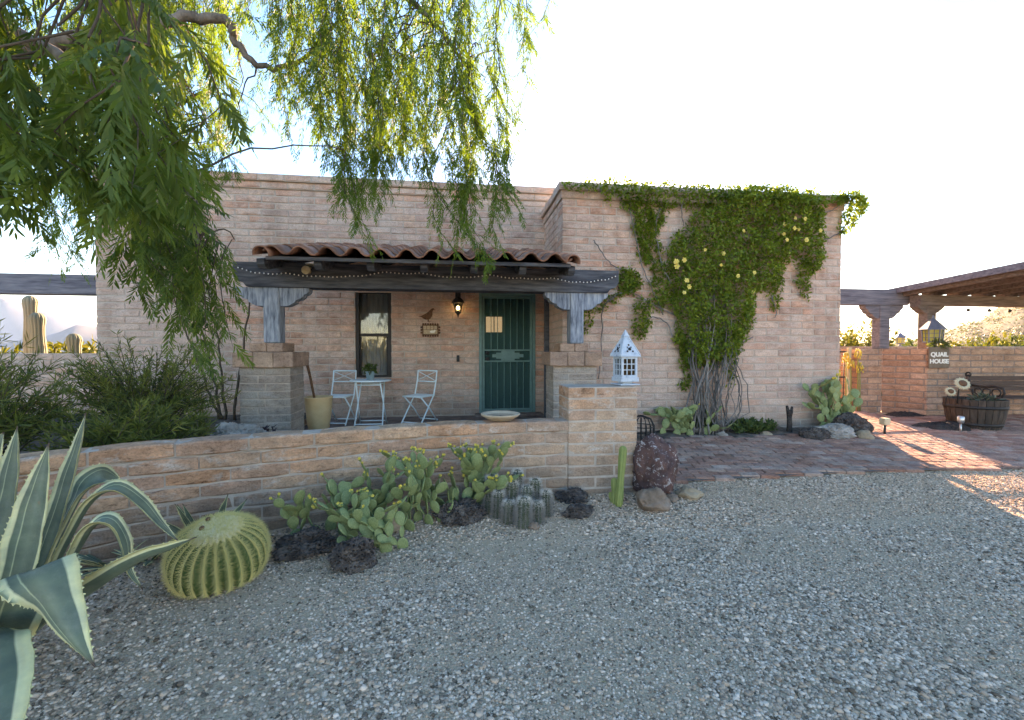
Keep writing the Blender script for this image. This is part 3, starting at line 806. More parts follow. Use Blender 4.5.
build(b, 'eave_board', 'wood_blue', house)
# S tiles: one course per step, wavy sheet with thickness
tl = MB(); per = (RX1 - RX0) / 12; ncol = 12; nrow = 6
def wave(t):  # t in 0..1 across one tile
    if t < .58: return .058 * math.sin(PI * t / .58) ** .8
    return -.030 * math.sin(PI * (t - .58) / .42)
slen = (7.33 - EY + .06) / math.cos(th)
for k in range(ncol):
    for j in range(nrow):
        y0s = -.07 + slen * j / nrow; y1s = -.07 + slen * (j + 1) / nrow + .05
        top = []; bot = []; nseg = 14
        dz = R.uniform(-.003, .003)
        for yy, lift in ((y0s, .052 + .018), (y1s, .052)):
            for q in range(nseg + 1):
                t = q / nseg; xx = RX0 + (k + t) * per + R.uniform(-.001, .001); z = wave(t) + lift + dz
                for lst, o in ((top, 0), (bot, -.016)):
                    yw = EY + yy * math.cos(th) - (z + o) * math.sin(th); zw_ = EZ + .026 + yy * math.sin(th) + (z + o) * math.cos(th)
                    lst.append((xx, yw, zw_))
        n1 = nseg + 1; vs = top + bot; B = 2 * n1; fs = []
        for q in range(nseg):
            fs += [(q, q + 1, n1 + q + 1, n1 + q), (B + q + 1, B + q, B + n1 + q, B + n1 + q + 1), (B + q, B + q + 1, q + 1, q), (n1 + q, n1 + q + 1, B + n1 + q + 1, B + n1 + q)]
        tl.add(vs, fs, 0, R.random(), True)
for xe, sg in ((RX0 - .02, -1), (RX1 + .015, 1)):   # barrel tiles down each rake
    for j in range(nrow):
        y0s = -.08 + slen * j / nrow; y1s = -.08 + slen * (j + 1) / nrow + .05; vs = []; ns = 10
        for yy, rr in ((y0s, .088), (y1s, .076)):
            for q in range(ns + 1):
                a = PI * 1.15 * q / ns - .3
                for r_ in (rr, rr - .015):
                    xx = xe + math.cos(a) * r_ * 1.0; z = math.sin(a) * r_ + .03
                    vs.append((xx, EY + yy * math.cos(th) - z * math.sin(th), EZ + .026 + yy * math.sin(th) + z * math.cos(th)))
        n1 = (ns + 1) * 2; fs = []
        for q in range(ns):
            i0 = q * 2
            fs += [(i0, i0 + 2, n1 + i0 + 2, n1 + i0), (i0 + 1, n1 + i0 + 1, n1 + i0 + 3, i0 + 3), (i0, i0 + 1, i0 + 3, i0 + 2)]
        tl.add(vs, fs, 0, R.random(), True)
build(tl, 'tile_roof', 'tile', house)
b = MB(); b.bx((WX0 - .075, 6.9, .34), (WX0 - .005, 6.99, 2.75), .004); build(b, 'wall_post', 'wood_dark', house)

# ------------------------------------------------------------------ patio wall with end pier
def spline(pts, n):
    out = []
    P = [Vector(pts[0]) * 2 - Vector(pts[1])] + [Vector(p) for p in pts] + [Vector(pts[-1]) * 2 - Vector(pts[-2])]
    for i in range(1, len(P) - 2):
        for k in range(n):
            t = k / n; p0, p1, p2, p3 = P[i - 1:i + 3]
            out.append(.5 * ((2 * p1) + (p2 - p0) * t + (2 * p0 - 5 * p1 + 4 * p2 - p3) * t * t + (3 * p1 - p0 - 3 * p2 + p3) * t ** 3))
    out.append(P[-2]); return out
pc = spline([(x, y) for x, y in PW], 16)
arc = [0]
for a, b_ in zip(pc, pc[1:]): arc.append(arc[-1] + (b_ - a).length)
def on_arc(s):
    s = max(0, min(s, arc[-1] - 1e-6))
    for i in range(len(arc) - 1):
        if arc[i] <= s <= arc[i + 1]:
            t = (s - arc[i]) / (arc[i + 1] - arc[i]); d = (pc[i + 1] - pc[i]).normalized()
            return pc[i] + (pc[i + 1] - pc[i]) * t, d
gw = thing('patio_wall', (-1.2, 3.7, 0), 'low curved orange adobe wall with a taller end pier beside the gravel', 'garden wall')
WT = .20
wl = MB(); rh = .1085; ztopw = .665
ar = arc[-1]
def seg(mb, s0, s1, za, zb, mi, grow, ch, jit, r, inset=0):
    """a curved brick: two slices between arc positions"""
    n = 3; vs = []
    for i in range(n + 1):
        p, d = on_arc(s0 + (s1 - s0) * i / n); nn = Vector((-d.y, d.x))
        e = ch if i in (0, n) else 0
        sx = d * (0)
        yf, yb = -grow + e * .7, WT + grow - e * .7
        for y, z in ((yf + ch, za + e * .5), (yf, za + ch), (yf, zb - ch), (yf + ch, zb - e * .5), (yb - ch, zb - e * .5), (yb, zb - ch), (yb, za + ch), (yb - ch, za + e * .5)):
            q = p + nn * (y + R.uniform(-jit, jit)); vs.append((q.x, q.y, z + R.uniform(-jit, jit)))
    fs = []
    for i in range(n):
        for k in range(8):
            k2 = (k + 1) % 8; fs.append((i * 8 + k, (i + 1) * 8 + k, (i + 1) * 8 + k2, i * 8 + k2))
    fs += [tuple(range(8)), tuple(n * 8 + k for k in range(7, -1, -1))]
    mb.add(vs, fs, mi, r)
for k in range(7):
    za = ztopw - (k + 1) * rh
    s = -(k % 2) * .2 - R.uniform(0, .02); tone = R.gauss(0, .06)
    while s < ar:
        a, b_ = max(s, 0), min(s + .40, ar)
        if b_ - a > .04: seg(wl, a + .006, b_ - .006, za + .005 + R.uniform(-.002, .002), za + rh - .006, 0, R.uniform(-.003, .006), .012, .004, min(1, max(0, R.random() + tone)))
        s += .40
s = 0
while s < ar - .01: seg(wl, s, min(s + .25, ar), ztopw - 7 * rh, ztopw, 1, -.013, .001, .0012, R.random()); s += .25
build(wl, 'wall', ['adobe_near', 'mortar_near'], gw)
cpg = MB(); s = -.05
while s < ar:
    a, b_ = max(s, 0), min(s + .46, ar)
    if b_ - a > .05: seg(cpg, a + .008, b_ - .008, ztopw + .006, .775 + R.uniform(-.003, .003), 0, .012 + R.uniform(-.002, .003), .012, .003, R.random())
    s += .46
s = 0
while s < ar - .01: seg(cpg, s, min(s + .25, ar), ztopw + .001, .770, 1, -.004, .004, .001, R.random()); s += .25
build(cpg, 'coping', ['adobe_near', 'mortar_near'], gw)
ep = MB()
for k in range(11):
    z = -.1 + k * .1085; x0, x1, y0, y1 = 1.052, 1.742, 3.99, 4.37
    ep.bx((x0 + .005, y0 + .004, z), (x1 - .005, y1 - .005, z + .1085), .0005, 1)
    sp_ = [x0, x0 + (.27 if k % 2 == 0 else .46), x1]
    for a, b_ in zip(sp_, sp_[1:]):
        ep.bx((a + (.006 if a > x0 else 0), y0 + R.uniform(-.003, .003), z + .005), (b_ - (.006 if b_ < x1 else 0), y1, z + .1025), .008, 0, R.random(), .003)
build(ep, 'end_pier', ['adobe_near', 'mortar_near'], gw)

# ------------------------------------------------------------------ walls and timber on the far side of the yard
bw = thing('boundary_wall', (8.4, 7.2, .22), 'tan brick yard wall turning a corner behind the bench and barrel', 'wall')
A, B_, C_, D_ = (7.77, 7.47), (8.24, 7.41), (8.58, 6.87), (12.2, 6.40)
b = MB(); brick_wall(b, A, B_, .45, .0, 13, rh=.1135, bl=.40, joint=.014); build(b, 'pillar', ['brick_red', 'mortar_dark'], bw)
b = MB(); brick_wall(b, B_, C_, .22, .0, 13, rh=.1135, bl=.40, rec=.008, joint=.016); brick_wall(b, C_, D_, .22, .0, 13, rh=.1135, bl=.40, rec=.008, joint=.016)
build(b, 'wall', ['brick_red', 'mortar_dark'], bw)
fw_ = thing('far_wall', (11, 11, .2), 'long low red brick wall seen past the ramada posts', 'wall')
b = MB(); brick_wall(b, (8.0, 11.8), (20, 10.2), .2, .1, 13, rh=.112, bl=.4); build(b, 'wall', ['brick_red', 'mortar'], fw_)
lw = thing('garden_back_wall', (-7, 7.6, .2), 'low tan brick wall joining the house corner behind the saguaros', 'wall')
b = MB(); brick_wall(b, (-13, 7.75), (-5.48, 7.75), .2, .1, 12, rh=.108, bl=.4); build(b, 'wall', ['adobe', 'mortar'], lw)

# beam from house to ramada with post and corbel
pg = thing('entry_pergola', (8.35, 7.5, 1.47), 'grey weathered beam on a corbelled post spanning from house to ramada', 'pergola')
b = MB(); b.prism([(5.97, 2.63), (5.97, 2.33), (8.80, 2.33), (8.85, 2.38), (8.93, 2.40), (8.96, 2.47), (9.04, 2.52), (9.04, 2.63)], 7.42, 7.62); build(b, 'beam', 'wood_grey', pg)
b = MB(); b.bx((8.2, 7.43, 1.478), (8.42, 7.61, 2.328), .01); po = build(b, 'post', 'wood_grey', pg)
b = MB(); b.prism(corbel_poly(8.31, 2.3285, .42, .26), 7.45, 7.59)
build(b, 'corbel', 'wood_grey', po)
# ramada
ra = thing('ramada', (9.05, 7.25, .22), 'open brown timber ramada with sloping plank roof behind the yard wall', 'ramada')
def rz_(y): return 2.63 + (7.3 - y) * .062
b = MB(); b.prism([(8.75, 2.50), (8.75, 2.31), (13.4, 2.31), (13.4, 2.50)], 7.15, 7.35); build(b, 'beam', 'wood_brown', ra)
for x in (9.02, 12.6):
    b = MB(); b.bx((x - .1, 7.16, .1), (x + .1, 7.34, 2.308), .01); po = build(b, 'post', 'wood_brown', ra)
    b = MB(); cpz = corbel_poly(x, 2.3085, .30, .15)
    b.prism(cpz, 7.175, 7.325)
    build(b, 'corbel', 'wood_brown', po)
for k in range(9):
    x = 8.72 + k * .58
    b = MB(); y0, y1 = 4.3, 7.55
    b.prism([(y0, rz_(y0) - .003), (y1, rz_(y1) - .003), (y1, rz_(y1) - .118), (y0, rz_(y0) - .118)], -.045, .045, T(x, 0, 0) @ Matrix(((0, 1, 0, 0), (1, 0, 0, 0), (0, 0, 1, 0), (0, 0, 0, 1))))
    build(b, 'rafter', 'wood_brown', ra)
b = MB()
for k in range(17):
    y0 = 4.25 + k * .2; m = T(11.0, y0 + .1, rz_(y0 + .1) + .018) @ Matrix.Rotation(-math.atan(.062), 4, 'X')
    b.cbox(m, 2.42, .097, .017, .003, 0, R.random())
build(b, 'plank_roof', 'wood_grey', ra)
b = MB(); b.prism([(4.2, rz_(4.2) - .06), (4.2, rz_(4.2) + .05), (7.6, rz_(7.6) + .05), (7.6, rz_(7.6) - .06)], -.02, .02, T(8.55, 0, 0) @ Matrix(((0, 1, 0, 0), (1, 0, 0, 0), (0, 0, 1, 0), (0, 0, 0, 1))))
build(b, 'fascia', 'wood_grey', ra)
b = MB(); b.bx((12.5, 4.5, .1), (12.7, 4.68, 2.67), .01); build(b, 'post', 'wood_brown', ra)
b = MB(); b.bx((8.7, 4.55, 2.672), (13.4, 4.65, 2.695), .002); build(b, 'brace', 'wood_brown', ra)
# beam on the other side of the house
lp = thing('garden_pergola', (-7.6, 7.5, .3), 'blue grey beam on a stepped corbel joining the house over the saguaros', 'pergola')
b = MB(); b.bx((-9.2, 7.42, 2.30), (-5.49, 7.60, 2.61), .012); build(b, 'beam', 'wood_grey', lp)
b = MB(); b.bx((-8.15, 7.44, .1), (-7.95, 7.58, 2.298), .01); po = build(b, 'post', 'wood_grey', lp)
b = MB(); cpz = corbel_poly(-8.05, 2.2985, .62, .26)
b.prism(cpz, 7.455, 7.565); build(b, 'corbel', 'wood_grey', po)

# fallen leaflets and twiglets blown along the foot of the wall
def litter():
    V = []; rn = []
    for _ in range(1500):
        x = R.uniform(-2.2, 2.2); y = (wall_y(x) if x < 1.74 else 4.6) - abs(R.gauss(0, .55)) - .02
        if R.random() < .25: x, y = R.uniform(-1.8, 3), R.uniform(1.5, 4.2)
        if x < 1.74 and y > wall_y(x) - .02: continue
        p = Vector((x, y, gz(x, y) + .012)); a = R.uniform(0, 6.28); d = Vector((math.cos(a), math.sin(a), R.gauss(0, .15))).normalized(); s = Vector((-d.y, d.x, R.gauss(0, .3))).normalized(); l = R.uniform(.012, .034); w_ = l * R.uniform(.12, .3)
        V.extend([p - d * l * .5, p + s * w_ * .5, p + d * l * .5, p - s * w_ * .5]); rn.append(R.random())
    M['litter'] = pm('dry_leaf', [(.10, .07, .04), (.22, .16, .08), (.34, .28, .13)], byrnd=True, bump=0, rough=.8)
    tag(bulk('leaf_litter', [tuple(v) for v in V], 4, rn, 'litter'), 'dry leaflets scattered along the wall foot', 'leaf litter', kind='stuff')
litter()
# ------------------------------------------------------------------ porch furniture and fittings
FZ = .331
def chair_proto():
    t = thing('folding_chair', (0, 0, 0), 'x', 'chair', 'pale blue bistro chairs on the porch')
    W = .19
    for sx in (-1, 1):
        b = MB(); x = sx * W
        b.tube([(x, .215, .86), (x, .19, .70), (x, .12, .46), (x, -.05, .25), (x, -.24, .01)], .0115, 8); build(b, 'back_leg', 'chair', t)
        b = MB(); x = sx * (W - .026); b.tube([(x, -.19, .445), (x, .04, .245), (x, .25, .01)], .0115, 8); build(b, 'front_leg', 'chair', t)
    b = MB()
    b.tube([(-W, .213, .855), (W, .213, .855)], .0115, 8); b.tube([(-W, .185, .675), (W, .185, .675)], .010, 8)
    b.bar((-W + .01, .208, .84), (W - .01, .190, .69), .022, .006); b.bar((-W + .01, .190, .695), (W - .01, .208, .845), .022, .006)
    build(b, 'backrest', 'chair', t)
    b = MB()
    for k in range(7): y = -.20 + k * .055; b.bx((-W + .013, y, .452), (W - .013, y + .042, .466), .003)
    for sx in (-1, 1): b.bx((sx * .15 - .012, -.21, .438), (sx * .15 + .012, .18, .4515), .002)
    b.tube([(-W + .004, -.205, .452), (W - .004, -.205, .452)], .012, 8)
    build(b, 'seat', 'chair', t)
    for y, z in ((-.215, .04), (.228, .04)):
        b = MB(); b.tube([(-W, y, z), (W, y, z)], .009, 8); build(b, 'stretcher', 'chair', t)
    return t
c1 = chair_proto(); c1['label'] = 'pale blue folding chair turned side-on, between table and green door'
p = at_z(420, 423, FZ); c1.scale = (.93, .93, .93); c1.location = (p.x, p.y, FZ); c1.rotation_euler.z = rad(-32)
c2 = copytree(c1); c2['label'] = 'pale blue folding chair facing out, beside the ochre planter'
p = at_z(340, 423.5, FZ); c2.location = (p.x, p.y, FZ); c2.rotation_euler.z = rad(-9)
p = at_z(371, 425.5, FZ)
t = thing('bistro_table', (0, 0, 0), 'small round pale blue metal table holding a potted plant', 'table')
b = MB(); b.lathe([(0, .722), (.285, .722), (.30, .718), (.302, .705), (.296, .698), (.28, .704), (0, .704)], 40); build(b, 'tabletop', 'chair', t)
for sy in (-1, 1):
    for sg in (-1, 1):
        b = MB(); b.tube([(sg * .17, sy * .19, .695), (sg * .20, -sy * .19, .01)], .0105, 8); build(b, 'leg', 'chair', t)
for q in ((-.172, -.175, .65, .172), (-.198, -.17, .05, .198), (-.198, .17, .05, .198), (-.172, .175, .65, .172)):
    b = MB(); b.tube([(q[0], q[1], q[2]), (q[3], q[1], q[2])], .009, 8); build(b, 'stretcher', 'chair', t)
t.scale = (.98, .98, .945)
t.location = (p.x, p.y, FZ); tabp = Vector((p.x, p.y, FZ))
def leafblob(name, mat, parent, cen, rx, ry, rz, n, L, W_, fn=None, droop=.3):
    """loose leaf blades filling an uneven volume"""
    V = []; rn = []
    for _ in range(n):
        while True:
            q = Vector((R.uniform(-1, 1), R.uniform(-1, 1), R.uniform(-1, 1)))
            if .25 < q.length < 1 * (0.72 + .28 * math.sin(q.x * 5 + q.y * 4) * math.cos(q.z * 5)): break
        p = Vector(cen) + Vector((q.x * rx, q.y * ry, q.z * rz))
        d = (q.normalized() + Vector((R.gauss(0, .5), R.gauss(0, .5), R.gauss(.2, .5) - droop))).normalized()
        s = d.cross(Vector((R.gauss(0, 1), R.gauss(0, 1), R.gauss(0, 1)))).normalized(); l = L * R.uniform(.6, 1.3); w_ = W_ * R.uniform(.7, 1.2)
        V += [p, p + d * l * .35 + s * w_ * .5, p + d * l * .7 + s * w_ * .42, p + d * l, p + d * l * .7 - s * w_ * .42, p + d * l * .35 - s * w_ * .5]
        rn.append(min(1, max(0, R.gauss(.45, .25))))
    return bulk(name, [tuple(v) for v in V], 6, rn, mat, parent)
q = tabp + Vector((.0, -.03, .6835))
t = thing('potted_plant', q, 'little green plant in a blue tin pot on the bistro table', 'potted plant')
b = MB(); b.lathe([(.05, 0), (.066, .11), (.071, .112), (.071, .125), (.062, .125), (.058, .10), (0, .10)], 20, T(*q)); build(b, 'pot', 'blue_pot', t)
leafblob('foliage', 'leaf_low', t, q + Vector((0, 0, .16)), .10, .10, .07, 260, .05, .022)
q = at_z(319, 432.5, FZ); q.z = FZ
t = thing('tall_planter', q, 'tall ochre glazed planter standing by the porch pier', 'planter')
b = MB(); b.lathe([(.115, 0), (.125, .01), (.15, .18), (.172, .40), (.178, .47), (.182, .475), (.182, .49), (.165, .49), (.160, .45), (0, .44)], 36, T(*q)); build(b, 'pot', 'ochre_pot', t)
b = MB(); b.lathe([(0, .452), (.12, .45), (.157, .447)], 20, T(*q)); build(b, 'soil', 'soil', t)
a = q + Vector((-.06, .02, .46)); e = at_Y(304, 352, q.y + .12)
b = MB(); b.tube([a, a.lerp(e, .5) + Vector((.008, 0, 0)), e], [.016, .018, .021], 8)
st = build(b, 'wooden_stake', 'rust', None); tag(st, 'dark wooden stake leaning out of the ochre planter', 'stake')
# shallow bowl on the wall
q = at_Y(500.5, 421, 4.08); q.z = .778
t = thing('bird_bath', q, 'shallow round terracotta bird bath bowl on the patio wall coping', 'bowl')
b = MB(); b.lathe([(.09, 0), (.12, .012), (.17, .042), (.186, .056), (.188, .066), (.178, .069), (.165, .058), (.12, .034), (0, .026)], 40, T(*q)); build(b, 'bowl', 'terracotta', t)
b = MB(); b.lathe([(0, .046), (.10, .0461), (.146, .0462)], 36, T(*q))
M['water'] = pm('still_water', [(.05, .055, .05)], rough=.06, bump=0, spec=.5); build(b, 'water', 'water', t)

# lantern on the end pier
q = at_Y(625, 386.5, 4.17); q.z = 1.094
t = thing('wooden_lantern', q, 'pale blue distressed house-shaped lantern on top of the end pier', 'lantern')
ang = rad(8); m = T(*q) @ RZ(ang)
hw = .087
b = MB()
b.cbox(m @ T(0, 0, .012), .108, .108, .006, .003); b.cbox(m @ T(0, 0, .026), .05, .05, .014, .003); b.cbox(m @ T(0, 0, .062), hw + .012, hw + .012, .022, .004)
for z in (.095, .278): 
    for sx, sy, lx, ly in ((0, -1, hw - .012, .009), (0, 1, hw - .012, .009), (1, 0, .009, hw - .012), (-1, 0, .009, hw - .012)): b.cbox(m @ T(sx * (hw - .009), sy * (hw - .009), z), lx, ly, .011, .002)
for sx in (-1, 1):
    for sy in (-1, 1): b.cbox(m @ T(sx * (hw - .011), sy * (hw - .011), .187), .0115, .0115, .103, .002)
build(b, 'frame', 'lantern', t)
for ax in range(4):
    mm = m @ RZ(ax * PI / 2)
    b = MB()
    for x in (-.025, .025): b.cbox(mm @ T(x, -hw + .008, .187), .0045, .005, .08, .001)
    for z in (.158, .216): b.cbox(mm @ T(0, -hw + .0075, z), hw - .023, .004, .0045, .001)
    build(b, 'glazing_bar', 'lantern', t)
    b = MB(); b.cbox(mm @ T(0, -hw + .016, .187), hw - .022, .0015, .08, .0005); build(b, 'pane', 'glass_clear', t)
b = MB()
def pyr(mb, mm, r0, z0, r1, z1, mi=0):
    vs = [mm @ Vector((sx * r, sy * r, z)) for r, z in ((r0, z0), (r1, z1)) for sx, sy in ((-1, -1), (1, -1), (1, 1), (-1, 1))]
    mb.add(vs, [(0, 1, 5, 4), (1, 2, 6, 5), (2, 3, 7, 6), (3, 0, 4, 7), (3, 2, 1, 0), (4, 5, 6, 7)], mi)
pyr(b, m, hw + .026, .291, hw + .022, .303); pyr(b, m, hw + .021, .3035, .022, .490)
for k in range(4):
    mm = m @ RZ(k * PI / 2); b.bar(mm @ Vector((-hw - .020, -hw - .020, .305)), mm @ Vector((-.022, -.022, .489)), .014, .012, .002)
rf_ = build(b, 'roof', 'lantern', t)
for k in range(4):
    mm = m @ RZ(k * PI / 2) @ T(0, -.083, .365) @ Matrix.Rotation(-rad(27), 4, 'X')
    b = MB()
    for (x, z, r_) in ((0, .0, .017), (-.030, -.025, .010), (.030, -.025, .010), (0, .045, .010), (-.02, .02, .007), (.02, .02, .007)):
        b.lathe([(0, 0), (r_, .0), (r_, .0025), (0, .0025)], 12, mm @ T(x, -.0015, z) @ Matrix.Rotation(PI / 2, 4, 'X'), 0)
    build(b, 'cutout', 'black', rf_)
b = MB(); pyr(b, m, .032, .491, .030, .503); pyr(b, m, .026, .5032, .003, .56); build(b, 'finial', 'lantern', t)
b = MB(); b.lathe([(0, .085), (.034, .085), (.034, .17), (0, .172)], 16, m); build(b, 'candle', 'cream', t)
# wall lamp beside the door
wl_ = at_Y(458, 303, HY); x = wl_.x
t = thing('wall_lamp', (x, HY, 2.2), 'lit black coach lamp on the wall left of the green door'.replace(' left of', ' beside'), 'lamp')
yc = HY - .13
b = MB(); b.bx((x - .045, HY - .022, 2.12), (x + .045, HY - .002, 2.42), .006); b.tube([(x, HY - .02, 2.36), (x, HY - .09, 2.40), (x, yc, 2.39), (x, yc, 2.345)], .011, 8); build(b, 'bracket', 'black', t)
b = MB(); b.lathe([(.104, 2.225), (.112, 2.232), (.104, 2.245), (.075, 2.29), (.035, 2.325), (.022, 2.335), (.014, 2.36), (0, 2.37)], 8, T(x, yc, 0), smooth=False); build(b, 'cap', 'black', t)
b = MB(); b.lathe([(.045, 2.085), (.078, 2.222)], 8, T(x, yc, 0), smooth=False); build(b, 'glass', 'glass_clear', t)
b = MB()
for k in range(8):
    a_ = 2 * PI * k / 8; b.tube([(x + .046 * math.cos(a_), yc + .046 * math.sin(a_), 2.084), (x + .080 * math.cos(a_), yc + .080 * math.sin(a_), 2.224)], .004, 5)
build(b, 'cage', 'black', t)
b = MB(); b.lathe([(0, 1.985), (.006, 1.99), (.010, 2.015), (.026, 2.05), (.050, 2.07), (.052, 2.084), (.02, 2.086), (0, 2.086)], 12, T(x, yc, 0)); build(b, 'finial', 'black', t)
b = MB(); b.ell(T(x, yc, 2.15), .026, .026, .036, 12, 8); build(b, 'bulb', 'bulb_on', t)
# metal quail, number plaque, bell, flood lamp
def outline(name, pts, sc, cx, cz, y, th_, mat, parent=None):
    b = MB(); b.prism([(cx + a * sc, cz + q * sc) for a, q in pts], y - th_, y); return build(b, name, mat, parent)
q = at_Y(427, 315, HY)
bird = [(-1.15, -.05), (-.75, .02), (-.45, .18), (-.05, .40), (.22, .62), (.38, .80), (.52, .92), (.68, 1.02), (.92, 1.06), (.95, .98), (.80, .93), (1.12, .86), (.80, .80), (.70, .55), (.72, .2), (.60, -.1), (.42, -.32), (.22, -.42), (.24, -.62), (.48, -.70), (.05, -.70), (.10, -.44), (-.15, -.46), (-.5, -.30), (-.72, -.12)]
tag(outline('metal_quail', bird, .128, q.x, q.z - .02, HY - .006, .012, 'rust'), 'rusty cut metal quail on the wall above the number plaque', 'wall ornament')
q = at_Y(430.5, 330, HY)
t = thing('house_plaque', (q.x, HY, q.z), 'small dark framed tile plaque with pale marks below the metal quail', 'plaque')
b = MB(); b.bx((q.x - .135, HY - .02, q.z - .085), (q.x + .135, HY - .003, q.z + .085), .006)
for k in range(7):
    xx = q.x - .12 + k * .04
    for zz in (.098, -.098): b.lathe([(.0, 0), (.017, 0), (.017, .006), (0, .006)], 10, T(xx, HY - .004, q.z + zz) @ Matrix.Rotation(PI / 2, 4, 'X'))
for k in range(3):
    for sx in (-1, 1): b.lathe([(.0, 0), (.017, 0), (.017, .006), (0, .006)], 10, T(q.x + sx * .15, HY - .004, q.z - .045 + k * .045) @ Matrix.Rotation(PI / 2, 4, 'X'))
build(b, 'frame', 'rust', t)
for k in range(4):
    b = MB(); b.bx((q.x - .115 + k * .058, HY - .026, q.z + .01), (q.x - .115 + k * .058 + .05, HY - .0205, q.z + .07), .002); build(b, 'tile', 'plaque_tile', t)
b = MB(); b.bx((q.x - .115, HY - .026, q.z - .07), (q.x + .115, HY - .0205, q.z + .004), .002); build(b, 'tile', 'plaque_tile', t)
b = MB(); b.ell(T(q.x + .035, HY - .028, q.z - .03), .045, .004, .022, 10, 6); b.ell(T(q.x + .07, HY - .028, q.z - .012), .016, .004, .014, 8, 6); build(b, 'painted_bird', 'lettering', t)
q = at_Y(458, 358.5, HY)
b = MB(); b.bx((q.x - .024, HY - .022, q.z - .055), (q.x + .024, HY - .003, q.z + .055), .004); db = build(b, 'doorbell', 'black')
tag(db, 'small black doorbell on the wall below the coach lamp', 'doorbell')
q = at_Y(307, 270.5, 5.46); 
t = thing('flood_lamp', (q.x, 5.5, q.z), 'small round cream flood lamp under the tiled eave', 'lamp')
b = MB(); b.lathe([(.0, .10), (.03, .10), (.036, .05), (.052, .01), (.052, 0), (.044, .002), (0, .012)], 18, T(q.x, 5.42, q.z) @ Matrix.Rotation(-PI / 2, 4, 'X')); build(b, 'head', 'cream', t)
b = MB(); b.tube([(q.x + .0, 5.49, q.z), (q.x, 5.53, q.z + .03), (q.x + .02, 5.548, q.z + .05)], .01, 6); b.bx((q.x - .0, 5.40, q.z + .066), (q.x + .13, 5.545, q.z + .076), .002); build(b, 'bracket', 'cream', t)
# string of small lights along the beam
def lights(name, pts, n, r_, label, mat, yoff=0):
    P = [Vector(p) for p in pts]
    t = thing(name, P[0], label, 'string lights')
    L = [0]
    for a, b_ in zip(P, P[1:]): L.append(L[-1] + (b_ - a).length)
    def pt(s):
        for i in range(len(P) - 1):
            if L[i] <= s <= L[i + 1] + 1e-9: return P[i].lerp(P[i + 1], (s - L[i]) / (L[i + 1] - L[i]))
        return P[-1]
    b = MB(); b.tube(P, .0028, 5); build(b, 'wire', 'black', t)
    proto = None
    for k in range(n):
        p = pt(L[-1] * (k + .5) / n) + Vector((0, -.009 * 0 - .004, -.012))
        if proto is None:
            b = MB(); b.ell(T(*p), r_, r_, r_ * 1.15, 8, 6); proto = build(b, 'bulb', mat, t, loc=p - wloc(t))
        else:
            o = proto.copy(); COL.objects.link(o); o.location = p - wloc(t)
    return t
sp2 = [(236, 266), (262, 272), (285, 272), (318, 275), (350, 275), (385, 271), (420, 272), (455, 276), (490, 274), (520, 277), (552, 277), (580, 281), (600, 279), (617, 275)]
pts = []
for a, b_ in zip(sp2, sp2[1:]):
    for k in range(5): f = k / 5; pts.append((a[0] + (b_[0] - a[0]) * f, a[1] + (b_[1] - a[1]) * (f * f * (3 - 2 * f)) + 1.2 * math.sin(PI * f)))
pts.append(sp2[-1])
lights('string_lights', [at_Y(x, y, PY + .088) for x, y in pts], 96, .0082, 'string of tiny white lights draped along the porch beam', 'white')
lights('ramada_string_lights', [at_Y(x, y, 7.1) for x, y in ((958, 306), (968, 309.5), (992, 309.8), (1018, 310.2), (1040, 309))], 4, .028, 'sparse dark bulb string hanging under the ramada beam', 'black')
# wire basket behind the end pier
q = at_Y(647, 436, 5.5); 
t = thing('wire_basket', (1.8, 5.2, gz(0, 5.2)), 'domed black wire basket upturned behind the end pier', 'basket')
qx, qy, qz = at_Y(641, 432, 5.3).x, 5.3, gz(0, 5.3) + .03
t.location = (qx, qy, qz)
b = MB()
for k in range(16):
    a_ = 2 * PI * k / 16; b.tube([(qx + .17 * math.cos(a_), qy + .17 * math.sin(a_), qz), (qx + .165 * math.cos(a_), qy + .165 * math.sin(a_), qz + .28), (qx + .12 * math.cos(a_), qy + .12 * math.sin(a_), qz + .37), (qx + .03 * math.cos(a_), qy + .03 * math.sin(a_), qz + .40)], .006, 5)
for rr, z in ((.175, .01), (.172, .14), (.169, .27), (.04, .40)):
    b.tube([(qx + rr * math.cos(2 * PI * k / 24), qy + rr * math.sin(2 * PI * k / 24), qz + z) for k in range(25)], .006, 5)
build(b, 'wire_cage', 'black', t)
# forked iron stake by the vine wall
q = gpt(789, 434)
b = MB(); z0 = q.z - .03
b.tube([(q.x, q.y, z0), (q.x + .004, q.y, z0 + .18), (q.x, q.y, z0 + .30)], [.040, .036, .034], 9); b.tube([(q.x, q.y, z0 + .28), (q.x - .018, q.y, z0 + .36), (q.x - .042, q.y, z0 + .45)], [.03, .026, .016], 8); b.tube([(q.x + .002, q.y, z0 + .28), (q.x + .022, q.y - .01, z0 + .36), (q.x + .036, q.y - .01, z0 + .44)], [.03, .024, .014], 8)
t = thing('forked_post', (q.x, q.y, z0), 'short dark forked wooden post standing at the foot of the house wall', 'post'); build(b, 'post', 'mulch', t)
